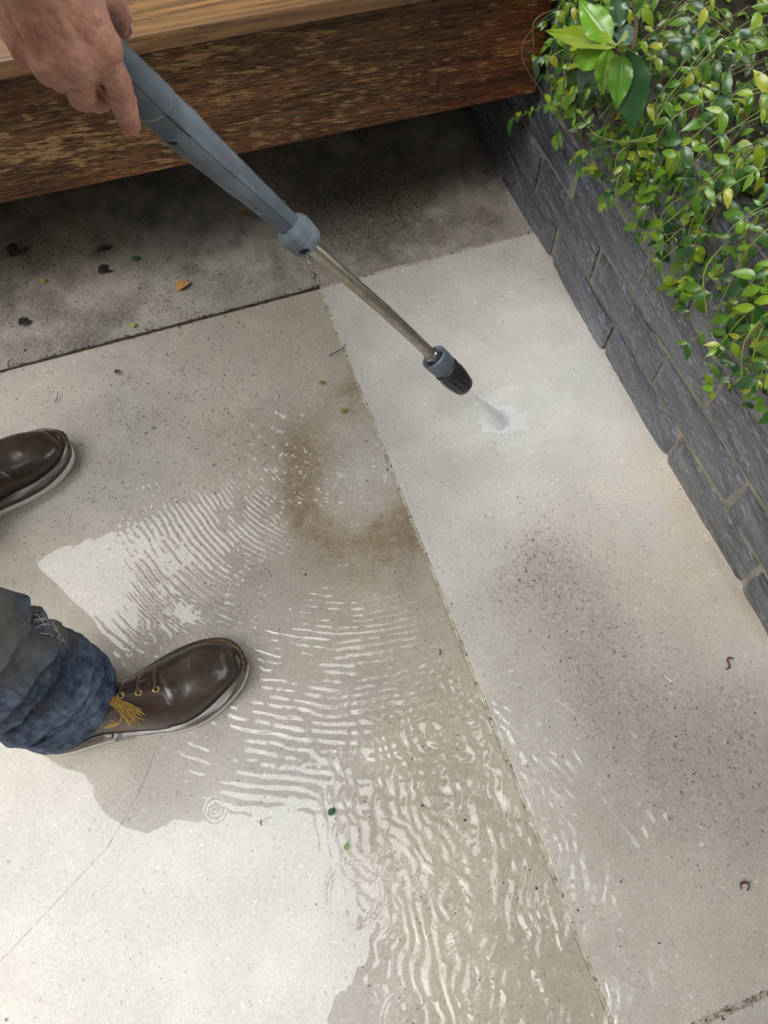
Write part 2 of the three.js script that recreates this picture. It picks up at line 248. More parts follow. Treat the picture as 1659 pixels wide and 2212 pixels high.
{
  const mortarMap = tex(512, 512, (u, v, o) => { const k = fbm(u * 24, v * 24, 4), st = fbm(u * 7 + 2, v * 7, 3), rust = sm(.55, .75, st); o[0] = 96 + 46 * k + 8 * rust; o[1] = 95 + 44 * k + 3 * rust; o[2] = 87 + 40 * k - 2 * rust; });
  const g = sheet(30, 160, (u, v, o) => { const y = -.05 + u * .46, z = -1.3 + v * 2.6; o.set(.006 + (fbm(y * 60, z * 60, 3) - .5) * .007, y, z); });
  const uv = g.attributes.uv; for (let i = 0; i < uv.count; i++) uv.setXY(i, g.attributes.position.getZ(i) * 2, g.attributes.position.getY(i) * 2);
  mesh('mortar', g, std({ map: mortarMap, roughness: .7, bumpMap: slateBump, bumpScale: .003 }), wall);
  mesh('core', box(.02, .16, -.05, .405, -1.3, 1.3), std({ color: lin(.08, .07, .06) }), wall);
  const rows = [[-.02, .068, -.9075], [.0, .148, -1.006], [0, .236, -.897], [0, .32, -.785], [0, .41, -.9]], r = mulberry(31); let y0 = -.02;
  for (const [k, row] of rows.entries()) {
    const y1 = row[1]; let zs = row[2]; while (zs > -1.75) zs -= .2315;
    for (let z = zs; z < .75; z += .2315) {
      const a = Math.max(-1.78, z + rr(-.006, .006, r)), b = Math.min(.78, z + .2315 - .009 + rr(-.003, .003, r)); if (b - a < .04) continue;
      const h0 = y0 + .0042 + rr(-.001, .001, r), h1 = y1 - .0042 + rr(-.001, .001, r), D = .03, geo = new THREE.BoxGeometry(D, h1 - h0, b - a, 2, 9, 24), p = geo.attributes.position, L = b - a, H = h1 - h0, s = rr(0, 90, r), tilt = rr(-.05, .05, r), tz = rr(-.02, .02, r), out = rr(-.002, .002, r);
      for (let i = 0; i < p.count; i++) {
        const x = p.getX(i), y = p.getY(i), zz = p.getZ(i), fr = x < -D * .2 ? 1 : x < D * .3 ? .5 : 0, e = Math.min(1, Math.min(H / 2 - Math.abs(y), L / 2 - Math.abs(zz)) / .008), edge = (1 - sm(0, 1, e)) * .0045;
        const split = Math.floor(3.2 * fbm(zz * 7 + s, y * 26 + zz * 4 + s, 3) * 2) / 6.4, rough = (fbm(zz * 30 + s, y * 75 + s, 3) - .5) * .004 + (split - .5) * .006;
        p.setXYZ(i, x + fr * (edge - rough * e + y * tilt + zz * tz - out), y + (fbm(zz * 26 + s, x * 30 + (y > 0 ? 40 : 9), 2) - .5) * .005 * (Math.abs(y) > H * .45 ? 1 : .3), zz + (fbm(y * 40 + s, x * 20 + (zz > 0 ? 12 : 70), 2) - .5) * .006 * (Math.abs(zz) > L * .47 ? 1 : .2));
      }
      geo.computeVertexNormals(); geo.translate(D / 2 - .001, (h0 + h1) / 2, (a + b) / 2 + .5);
      const uv = geo.attributes.uv; for (let i = 0; i < p.count; i++) uv.setXY(i, (p.getZ(i)) * 2.4 + s, (p.getY(i)) * 4 + p.getX(i) * 3 + s);
      mesh('stone', geo, SL[Math.floor(r() * 3)], wall);
    }
    y0 = y1;
  }
}
{ const g = sheet(24, 60, (u, v, o) => o.set(.69 + u * 2.2, .375 + .05 * fbm(u * 8, v * 20, 3) + .02 * u, -2.2 + v * 4)); setting('garden_bed', g, SOIL); }

// ---------------------------------------------------------------- house, veranda roof and tree (outside the frame, mirrored in the wet paving)
{
  const h = thing('house_wall', 'plain rendered house wall behind the timber deck', 'wall', null, V3(0, 0, -2.36));
  mesh('wall', box(-4, 4, -.05, 3.2, -.2, 0), std({ color: lin(.5, .47, .41), roughness: .9 }), h);
  const rf = thing('veranda_roof', 'flat timber-lined veranda roof over the wall end of the deck', 'roof', null, V3(0, 2.95, -2.36));
  const s = new THREE.Shape([[-.45, 0], [4, 0], [4, 1.73], [-.45, 1.73]].map((p) => new THREE.Vector2(...p)));
  const g = new THREE.ExtrudeGeometry(s, { depth: .12, bevelEnabled: false }); g.rotateX(Math.PI / 2); g.translate(0, .12, 0);
  mesh('roof_panel', g, std({ color: lin(.13, .1, .075), roughness: .8 }), rf);
  for (let x = -.3; x <= 3.7; x += .9) mesh('rafter', box(x - .025, x + .025, -.1, -.002, .01, 1.72), std({ color: lin(.1, .07, .05) }), rf);
  for (const x of [1.2, 3.4]) mesh('post', box(x - .05, x + .05, -2.57, -.1, 1.5, 1.6), std({ color: lin(.1, .07, .05) }), rf);
}
{
  const t = thing('garden_tree', 'broad-leaved tree in the garden bed overhanging the paving', 'tree', null, V3(1.75, .38, .35)), r = mulberry(91), bark = std({ color: lin(.07, .055, .04), roughness: .95 });
  const br = [tube([V3(0, 0, 0), V3(.03, .9, -.02), V3(-.05, 1.8, .05), V3(-.1, 3, 0)], .07, 20, 9, (u) => 1.2 - .75 * u)];
  for (let i = 0; i < 11; i++) { const y = rr(1.4, 2.9, r), a = rr(0, 6.28, r), l = rr(.7, 1.5, r); br.push(tube([V3(-.05, y, 0), V3(Math.cos(a) * l * .5, y + .35, Math.sin(a) * l * .5), V3(Math.cos(a) * l, y + .6, Math.sin(a) * l)], .025, 8, 6, (u) => 1.1 - .8 * u)); }
  mesh('trunk', mergeGeometries(br), bark, t);
  const lg = leafShape(.085, .042, .2, .012, 4), N = 9500, im = new THREE.InstancedMesh(lg, phys({ color: 0xffffff, roughness: .45, transmission: .35, thickness: 0 }), N), M = new THREE.Matrix4(), Q = new THREE.Quaternion(), E = new THREE.Euler(), C = new THREE.Color(); im.name = 'crown'; im.userData.kind = 'stuff'; im.castShadow = true;
  for (let i = 0; i < N; i++) { let p; do { p = V3(rr(-1, 1, r), rr(-1, 1, r), rr(-1, 1, r)); } while (p.lengthSq() > 1 || fbm3(p.x * 2 + 5, p.y * 2 + 5, p.z * 2 + 5, 2) < .42); p.multiply(V3(1.75, 1.1, 1.6)).add(V3(-.1, 3.3, -.05)); Q.setFromEuler(E.set(rr(-.9, .9, r), rr(0, 6.28, r), rr(-.9, .9, r))); M.compose(p, Q, V3(1, 1, 1).multiplyScalar(rr(.8, 1.5, r))); im.setMatrixAt(i, M); im.setColorAt(i, C.setRGB(.05 + .05 * r(), .10 + .06 * r(), .025 + .02 * r())); }
  t.add(im);
}
// unseen fence and tall wall, added to keep the low sky off the paving
{
  const FE = std({ color: lin(.09, .075, .06), roughness: .85 });
  const fence = (label, turn, pos, n) => { const f = thing('added_fence', label, 'fence', null, pos); f.rotation.y = turn; for (let i = 0; i < n; i++) mesh('paling', box(-n * .075 + i * .15, -n * .075 + i * .15 + .146, 0, 2.1, -.012, .012), FE, f); for (const y of [.4, 1.9]) mesh('rail', box(-n * .075, n * .075, y - .045, y + .045, .013, .05), FE, f); };
   fence('tall dark paling fence, unseen, added to block the low sky on the left', Math.PI / 2, V3(-3.0, -.06, -.2), 34);
  const nb = thing('added_house_wall', 'tall rendered house wall, unseen, added to block the low sky opposite the deck', 'wall', null, V3(0, -.06, 2.4)); mesh('wall', box(-5, 5, 0, 6.2, 0, .2), std({ color: lin(.2, .185, .16), roughness: .9 }), nb); mesh('eave', box(-5.2, 5.2, 6.2, 6.35, -.3, .4), FE, nb);  // unseen wall, added and made tall to darken the gap under the deck
}
function leafShape(L, W, fold = .25, curl = .01, n = 5) {   // a leaf along +X with a folded midrib, base at 0
  const P = [], UV = [], I = [];
  for (let i = 0; i <= n; i++) { const u = i / n, w = W / 2 * Math.pow(Math.sin(Math.PI * Math.pow(u * .985 + .012, .82)), .8), x = u * L, y = -curl * u * u * 4 * .5; P.push(x, y + w * fold, -w, x, y, 0, x, y + w * fold, w); UV.push(u, 0, u, .5, u, 1); }
  for (let i = 0; i < n; i++) for (let j = 0; j < 2; j++) { const a = i * 3 + j; I.push(a, a + 1, a + 3, a + 1, a + 4, a + 3); }
  const g = new THREE.BufferGeometry(); g.setAttribute('position', new THREE.Float32BufferAttribute(P, 3)); g.setAttribute('uv', new THREE.Float32BufferAttribute(UV, 2)); g.setIndex(I); g.computeVertexNormals(); return g;
}
// ---------------------------------------------------------------- film of water with ripples
const WZ = .0034;                                   // its mean height above the slabs
const RC = ground(735, 932);                        // where the jet's sheet of water breaks into rings
const RINGS = [[466, 1750, .011, .5], [520, 1970, .016, .35], [780, 1858, .027, .5], [766, 1930, .036, .7], [968, 1966, .028, .9], [1000, 2092, .026, 1], [905, 1934, .007, .8], [1248, 1999, .009, .9], [930, 2075, .02, .6], [985, 1602, .013, .6], [905, 2163, .009, .8], [560, 2165, .03, .35], [960, 1790, .011, .7], [1060, 1985, .006, .7], [880, 2205, .03, .6], [820, 1990, .012, .5], [1090, 2240, .02, .8]].map(([x, y, r, a]) => { const p = ground(x, y); return [p.x, p.z, r, a]; });
function waterHeight(x, z) {
  const dx = x - RC.x, dz = z - RC.z, r = Math.hypot(dx, dz), th = Math.atan2(dz, dx);
  const w1 = fbm(x * 11, z * 11, 2) - .5, w2 = fbm(x * 26 + 40, z * 26, 2) - .5;
  const right = sm(JX - .01, JX + .03, x);
  let h = 0;
  // rings running out from the jet, short near it and longer further off
  const south = sm(.1, .9, Math.sin(th)), lam = .0048 + .0165 * r, ph = 2 * Math.PI / .0165 * Math.log(lam) + w1 * 6 + w2 * 3.6 + 3.2 * (fbm(th * 9 + 4, r * 26, 2) - .5);
  const reach = sm(.04, .10, r) * (1 - sm(.30 + .18 * south, .44 + .2 * south, r)) * (1 - .8 * right) * sm(-1.0, -.88, z);
  const broken = .10 + 1.6 * sm(.38, .6, .45 * fbm(x * 30 + 8, z * 30, 2) + .55 * fbm(x * 85, z * 85 + 9, 2));
  const aR = .034 * lam * reach * broken * sm(-.36, -.2, x) * (.55 + .55 * south);
  h += aR * (Math.sin(ph) + .3 * Math.sin(ph * 1.7 + w2 * 9));
  // the choppy churn next to the jet
  const churn = Math.exp(-Math.pow((r - .09) / .075, 2)) * (1 - .6 * right);
  if (churn > .02) h += churn * (.0046 * (fbm(x * 90, z * 90, 2) - .5));
  // the stream that runs down beside the joint
  const st = sm(-.34, -.10, z) * sm(-.12, .07, x + .35 * Math.max(0, -.05 - z) - .02) * (1 - .84 * sm(JX - .01, JX + .08 + .12 * sm(0, .25, z), x));
  if (st > .01) {
    const w3 = fbm(x * 46 + 9, z * 46 + 33, 2) - .5, p2 = 2 * Math.PI * (x * 56 + z * 14 + 2.8 * w1 + 1.8 * w2 + .7 * w3), p3 = 2 * Math.PI * (x * 48 - z * 36 + 2.4 * w2 + 1.7 * w1 + .8 * w3), gl = sm(.36, .64, fbm(x * 34, z * 24 + 5, 2));
    h += st * (.0007 * Math.sin(p2) * (.2 + 1.2 * gl) + .00030 * Math.sin(p3) * (1.3 - gl) + .004 * (fbm(x * 46 + 3, z * 26, 2) - .5) + .0005 * (fbm(x * 120, z * 80 + 3, 2) - .5));
  }
  // a few threads of running water on the short slab
  if (x > JX) { const d = fbm(x * 14 + 6, z * 9, 2), k = sm(.50, .56, d) * (1 - sm(.60, .66, d)) * sm(-.25, -.1, z); h += .0007 * k * Math.sin(2 * Math.PI * (x * 60 - z * 34 + 3 * w1)) + .00012 * Math.sin(2 * Math.PI * (x * 34 + z * 8 + 3 * w1)) * sm(-.35, 0, z); h += .0002 * Math.exp(-Math.pow((r - .26) / .09, 2)) * Math.sin(ph) * sm(-.62, -.5, z); }
  // rain rings
  for (const [cx, cz, R0, a] of RINGS) { const ex = x - cx, ez = z - cz; if (Math.abs(ex) > R0 + .012 || Math.abs(ez) > R0 + .012) continue; const rr_ = Math.hypot(ex, ez) - R0; h += .0006 * a * Math.exp(-rr_ * rr_ / 2.4e-5) * Math.sin(rr_ * 2 * Math.PI / .0052); }
  // slow swell of the film so that mirrored edges wander
  h += .00016 * (fbm(x * 24 + 70, z * 24 + 5, 2) - .5) + .00005 * (fbm(x * 70 + 30, z * 70, 2) - .5);
  return h;
}
const WATER = phys({ color: 0xffffff, transmission: 1, thickness: 0, roughness: .012, ior: 1.47 });
{
  const part = (x0, x1, z0, z1, s) => {
    const nx = Math.round((x1 - x0) / s), nz = Math.round((z1 - z0) / s), P = new Float32Array((nx + 1) * (nz + 1) * 3), N = new Float32Array(P.length), H = new Float32Array((nx + 1) * (nz + 1)), I = new Uint32Array(nx * nz * 6); let k = 0;
    for (let j = 0; j <= nz; j++) for (let i = 0; i <= nx; i++) { const x = x0 + (x1 - x0) * i / nx, z = z0 + (z1 - z0) * j / nz, h = s > .01 ? 0 : waterHeight(x, z); H[j * (nx + 1) + i] = h; P.set([x, WZ + h, z], k); k += 3; }
    k = 0; const at = (i, j) => H[clamp(j, 0, nz) * (nx + 1) + clamp(i, 0, nx)];
    for (let j = 0; j <= nz; j++) for (let i = 0; i <= nx; i++) { const a = -(at(i + 1, j) - at(i - 1, j)) / (2 * s), c = -(at(i, j + 1) - at(i, j - 1)) / (2 * s), l = Math.hypot(a, 1, c); N[k++] = a / l; N[k++] = 1 / l; N[k++] = c / l; }
    k = 0; for (let j = 0; j < nz; j++) for (let i = 0; i < nx; i++) { const a = j * (nx + 1) + i, b = a + 1, c = a + nx + 1, d = c + 1; I[k++] = a; I[k++] = c; I[k++] = b; I[k++] = b; I[k++] = c; I[k++] = d; }
    const g = new THREE.BufferGeometry(); g.setAttribute('position', new THREE.BufferAttribute(P, 3)); g.setAttribute('normal', new THREE.BufferAttribute(N, 3)); g.setIndex(new THREE.BufferAttribute(I, 1)); return g;
  };
  const g = mergeGeometries([part(-.56, .638, -1.0, .36, .0021), part(-1.1, .638, .36, .9, .02), part(-1.1, -.56, -1.0, .36, .02)]);
  const m = setting('water', g, WATER); m.castShadow = false;
}
// ---------------------------------------------------------------- pressure washer lance
const L0 = deep(228, 118, .660), L1 = deep(342, 231, .715), L2 = deep(456, 336, .785), L3 = deep(612, 474, .885), L4 = deep(662, 524, .915), L5 = deep(936, 770, 1.14), L6 = deep(1016, 848, 1.20);
const HIT = ground(1085, 915);
const lance = thing('pressure_washer_lance', 'grey pressure washer lance with steel tube and black nozzle, held in the hand', 'lance', null, L4.clone());
{
  const rel = (p) => p.clone().sub(L4);
  const speck = (g, base, amt, s) => colourBy(g, (x, y, z, o) => { const n = fbm3(x * s, y * s, z * s, 4), m = fbm3(x * s * .22 + 9, y * s * .22, z * s * .22, 2); const w = sm(.56, .7, fbm3(x * s * .5 + 31, y * s * .5, z * s * .5, 3)); const k = 1 + (n - .5) * amt + (m - .5) * amt * 1.7 + .45 * w; o[0] = base[0] * k * (1 + .25 * (m - .4)); o[1] = base[1] * k; o[2] = base[2] * k; });
  // frame along the handle: side = across the picture-plane width of the casing, out = towards its top face
  const path = new THREE.CatmullRomCurve3([deep(90, -20, .61), L0, L1, L2, L3, L4].map(rel));
  const seg = 110, rad = 48, q = new THREE.Vector3(), T = new THREE.Vector3(), S = new THREE.Vector3(), O = new THREE.Vector3();
  const half = (u) => { const k = [[0, .017], [.2, .0185], [.34, .0200], [.42, .0203], [.5, .0188], [.62, .0172], [.78, .0148], [.9, .0134], [1, .0138]]; for (let i = 0; i < k.length - 1; i++) if (u <= k[i + 1][0]) return mix(k[i][1], k[i + 1][1], sm(k[i][0], k[i + 1][0], u)); return .0135; };
  const frame = (u) => { path.getPointAt(u, q); path.getTangentAt(u, T); O.copy(L2).sub(EYE).negate().normalize(); S.crossVectors(T, O).normalize(); O.crossVectors(S, T).normalize(); };
  const casing = sheet(seg, rad, (u, v, o) => {
    frame(Math.min(u, .9999)); const a = v * Math.PI * 2, w = half(u) * 1.05, n = 2.7, c = Math.cos(a), s = Math.sin(a), k = Math.pow(Math.pow(Math.abs(c), n) + Math.pow(Math.abs(s), n), -1 / n);
    let d = w * k; const ridge = Math.exp(-Math.pow((a - Math.PI / 2) / .16, 2)); d += .0018 * ridge; const seam = Math.abs(a - Math.PI / 2 - .02); if (seam < .045) d -= .0016 * (1 - seam / .045);
    d *= 1 - .06 * sm(.50, .53, u) * 0; const band = sm(.335, .345, u) * (1 - sm(.415, .425, u)); d -= .0009 * band;
    o.copy(q).addScaledVector(S, c * d).addScaledVector(O, s * d * .98);
  }, true);
  speck(casing, [.105, .13, .155], .6, 60);
  const GREY = phys({ vertexColors: true, roughness: .55, specularIntensity: .6 });
  const hd = mesh('handle', casing, GREY, lance);
  const dark = std({ color: lin(.012, .014, .018), roughness: .8 }), pale = std({ color: lin(.26, .3, .33), roughness: .7 });
  { // dark parting line along the top ridge, screw recess, worn scratch
    const pts = []; for (let i = 0; i <= 40; i++) { frame(.12 + .86 * i / 40); pts.push(q.clone().addScaledVector(O, half(.12 + .86 * i / 40) * 1.05 * .98 + .0004)); }
    mesh('seam', tube(pts, .00065, 80, 6), dark, hd);
    frame(.405); const c = q.clone().addScaledVector(S, half(.405) * .72).addScaledVector(O, half(.405) * .80); const n = O.clone().multiplyScalar(.75).addScaledVector(S, .65).normalize();
    const ring = new THREE.TorusGeometry(.0042, .0011, 8, 24), hole = new THREE.CylinderGeometry(.0040, .0036, .0016, 20); hole.rotateX(Math.PI / 2);
    for (const [g, m, nm] of [[ring, GREY, 'screw_rim'], [hole, dark, 'screw_hole']]) { const me = mesh(nm, g, m, hd); if (nm === 'screw_rim') speck(g, [.12, .15, .18], .3, 80); me.position.copy(c).addScaledVector(n, .0004); me.quaternion.setFromUnitVectors(V3(0, 0, 1), n); me.scale.set(1.25, .8, 1); }
    const sc = []; for (let i = 0; i <= 12; i++) { const t = i / 12; frame(.30 + .035 * Math.sin(t * 2.2)); const a = Math.PI / 2 - 1.25 + 1.9 * t, w = half(.31) * 1.05, nn = 2.7, cc = Math.cos(a), ss = Math.sin(a), k = Math.pow(Math.pow(Math.abs(cc), nn) + Math.pow(Math.abs(ss), nn), -1 / nn); sc.push(q.clone().addScaledVector(S, cc * w * k).addScaledVector(O, ss * w * k)); }
    mesh('scratch', tube(sc, .0006, 24, 5), pale, hd);
  }
  // flared collar
  const dir = L4.clone().sub(L3).normalize(), along = (geo, p, d = dir) => { if (d !== dir) geo.scale(1.12, 1.12, 1.12); geo.applyQuaternion(new THREE.Quaternion().setFromUnitVectors(V3(0, 1, 0), d)); geo.translate(p.x, p.y, p.z); return geo; };
  const col = new THREE.LatheGeometry([[.0130, -.036], [.0152, -.0335], [.0196, -.0285], [.0206, -.0275], [.0214, -.0262], [.0218, -.0245], [.0218, -.0135], [.0212, -.0122], [.0206, -.0118], [.0206, -.0106], [.0212, -.0100], [.0214, -.0085], [.0206, -.0015], [.0194, .0022], [.0172, .0036], [.0090, .004]].map((p) => new THREE.Vector2(...p)), 48);
  { const p = col.attributes.position; for (let i = 0; i < p.count; i++) { const a = Math.atan2(p.getZ(i), p.getX(i)), k = 1 - .035 * Math.pow(Math.abs(Math.sin(a * 4)), 3); p.setX(i, p.getX(i) * k); p.setZ(i, p.getZ(i) * k); } col.computeVertexNormals(); } speck(along(col, rel(L4)), [.17, .21, .25], .9, 70); const cm = mesh('collar', col, GREY, lance);
  { const n = O.clone().multiplyScalar(.9).addScaledVector(S, .42).addScaledVector(dir, .12).normalize(); const h = new THREE.CylinderGeometry(.0058, .0046, .002, 20); h.rotateX(Math.PI / 2); const m = mesh('screw_hole', h, dark, cm); m.position.copy(rel(L4)).addScaledVector(dir, -.0055).addScaledVector(n.clone().addScaledVector(dir, -n.dot(dir)).normalize(), .0206); m.quaternion.setFromUnitVectors(V3(0, 0, 1), n); m.scale.set(1.2, .75, 1); }
  // bare steel tube, slightly bent, stained by hard water
  const steel = tube([rel(L4).addScaledVector(dir, -.01), rel(L4).lerp(rel(L5), .28).add(V3(0, .0025, 0)), rel(L4).lerp(rel(L5), .6).add(V3(0, .0045, 0)), rel(L5)], .0086, 60, 28);
  colourBy(steel, (x, y, z, o) => { const n = fbm3(x * 90, y * 90, z * 90, 3), m = fbm3(x * 400, y * 400, z * 400, 2), k = .8 + .5 * (n - .5) + .5 * (m - .5); o[0] = .55 * k; o[1] = .50 * k; o[2] = .42 * k; });
  mesh('tube', steel, phys({ vertexColors: true, metalness: .9, roughness: .33 }), lance);
  // nut, grey sleeve, black nozzle
  const d2 = L6.clone().sub(L5).normalize(), tip = rel(L5), P = (k) => tip.clone().addScaledVector(d2, k);
  const nut = new THREE.CylinderGeometry(.0112, .0112, .010, 6), ncol = new THREE.LatheGeometry([[.0078, -.008], [.0098, -.0075], [.0102, -.003], [.0102, .0]].map((p) => new THREE.Vector2(...p)), 30);
  const ST = phys({ color: lin(.55, .53, .5), metalness: 1, roughness: .22 });
  mesh('nut', mergeGeometries([along(nut.toNonIndexed(), P(.004), d2), along(ncol.toNonIndexed(), P(0), d2)]), ST, lance);
  const ribs = (pts, n, depth, y0, y1) => { const g = new THREE.LatheGeometry(pts.map((p) => new THREE.Vector2(...p)), 96), p = g.attributes.position; for (let i = 0; i < p.count; i++) { const x = p.getX(i), y = p.getY(i), z = p.getZ(i), a = Math.atan2(z, x), k = 1 - depth * sm(.1, .6, Math.cos(a * n)) * sm(y0 - .002, y0, y) * (1 - sm(y1, y1 + .002, y)); p.setXYZ(i, x * k, y, z * k); } g.computeVertexNormals(); return g; };
  const sl = ribs([[.0118, .006], [.0150, .0], [.0178, .0005], [.0184, .004], [.0180, .016], [.0168, .0245], [.0150, .026], [.012, .026]], 9, .07, .007, .022); speck(along(sl, P(0), d2), [.11, .14, .175], .5, 80);
  mesh('sleeve', sl, phys({ vertexColors: true, roughness: .38, clearcoat: .3 }), lance);
  const BL = phys({ color: lin(.016, .016, .018), roughness: .36, clearcoat: .25, clearcoatRoughness: .4 });
  const nz = ribs([[.0120, .024], [.0172, .026], [.0182, .0275], [.0182, .032], [.0168, .0335], [.0166, .0345], [.0178, .036], [.0182, .042], [.0172, .056], [.0150, .068], [.0138, .072], [.0105, .074], [.0092, .0725], [.006, .07], [.0015, .069]], 12, .08, .040, .062); along(nz, P(0), d2); mesh('nozzle', nz, BL, lance);
}
// ---------------------------------------------------------------- the jet and its mist: droplets
{
  const r = mulberry(5), drops = [], d2 = HIT.clone().sub(L6), side = V3(-.45, 0, .89), tipP = L6.clone().addScaledVector(L6.clone().sub(L5).normalize(), .0);
  const add = (p, s) => drops.push([p.x, Math.max(p.y, .0045), p.z, s]);
  const n1 = L6.clone().addScaledVector(d2, .10), spray = new THREE.Group(); spray.name = 'water_spray'; spray.userData = { kind: 'stuff', label: 'white jet of water spraying from the nozzle onto the paving', category: 'spray' }; scene.add(spray);
  // the jet: a ragged cone of foaming water, and the foam it throws over the slab
  const foam = (o) => std({ color: lin(.95, .96, .97), roughness: .7, transparent: true, opacity: o });
  const cone = (w0, w1, th, off) => sheet(26, 28, (u, v, o) => { const a = v * Math.PI * 2, w = mix(w0, w1, Math.pow(u, 1.15)) * (1 + .22 * (vn(u * 12 + off, Math.cos(a) * 3 + 4) - .5)); o.copy(n1).addScaledVector(d2, .9 * u * (1 - .06 * vn(Math.cos(a) * 6 + 9, off))).addScaledVector(side, Math.cos(a) * w).add(V3(.75, .517, .378).multiplyScalar(-Math.sin(a) * w * th)); o.y = Math.max(o.y, .0042); }, true);
  mesh('jet', cone(.0030, .0150, .55, 1), foam(.42), spray); mesh('jet', cone(.0042, .0215, .6, 5), foam(.22), spray);
  const splash = (R0, cx, cz, sx, sz, y, o, k) => mesh('foam', sheet(10, 72, (u, v, p) => { const a = v * Math.PI * 2, rad = R0 * u * (.55 + .9 * fbm(Math.cos(a) * 2.6 + k, Math.sin(a) * 2.6 + k, 3)), x = Math.min(cx + Math.cos(a) * rad * sx, WALL_X - .004); p.set(x, y + .002 * (1 - u) * (1 - u) + .0012 * (vn(x * 120, cz * 90 + Math.sin(a) * rad * 120) - .5) * (1 - u), cz + Math.sin(a) * rad * sz); }, true), foam(o), spray);
  splash(.030, HIT.x + .004, HIT.z, 1.3, 1, .0050, .5, 3); splash(.065, HIT.x + .03, HIT.z - .005, 1.5, .9, .0046, .15, 8); splash(.11, HIT.x + .09, HIT.z - .02, 1.6, .9, .0043, .09, 21); splash(.15, HIT.x + .14, HIT.z - .03, 1.2, 1.1, .0040, .06, 33);
  for (let i = 0; i < 2200; i++) { const t = Math.pow(r(), .7), w = .005 + .021 * t, s = (r() + r() + r() - 1.5) / 1.5; add(n1.clone().addScaledVector(d2, .9 * t).addScaledVector(side, s * w).add(V3(rr(-.004, .004, r), rr(-.003, .003, r), rr(-.004, .004, r))), rr(.0002, .00044, r)); }
  for (let i = 0; i < 5200; i++) { const a = rr(0, 6.28, r), d = Math.pow(r(), 1.5) * .05; add(V3(HIT.x + Math.cos(a) * d * 1.5, .0042 + Math.pow(r(), 2) * .012, HIT.z + Math.sin(a) * d), rr(.0002, .0005, r)); }
  for (let i = 0; i < 60000; i++) { const t = Math.pow(r(), .6), a = -.25 + (r() + r() + r() - 1.5) * .8, d = .02 + t * .25; const x = HIT.x + Math.cos(a) * d, z = HIT.z + Math.sin(a) * d; if (x > WALL_X - .010) continue; add(V3(x, .0042 + Math.pow(r(), 1.6) * (.006 + .07 * t), z), rr(.00012, .00024, r)); }
  const im = new THREE.InstancedMesh(new THREE.OctahedronGeometry(1, 0), std({ color: lin(.93, .94, .95), roughness: .6 }), drops.length), M = new THREE.Matrix4();
  drops.forEach(([x, y, z, s], i) => im.setMatrixAt(i, M.makeScale(s, s, s).setPosition(x, y, z)));
  im.name = 'droplets'; im.userData.kind = 'stuff'; spray.add(im);
}
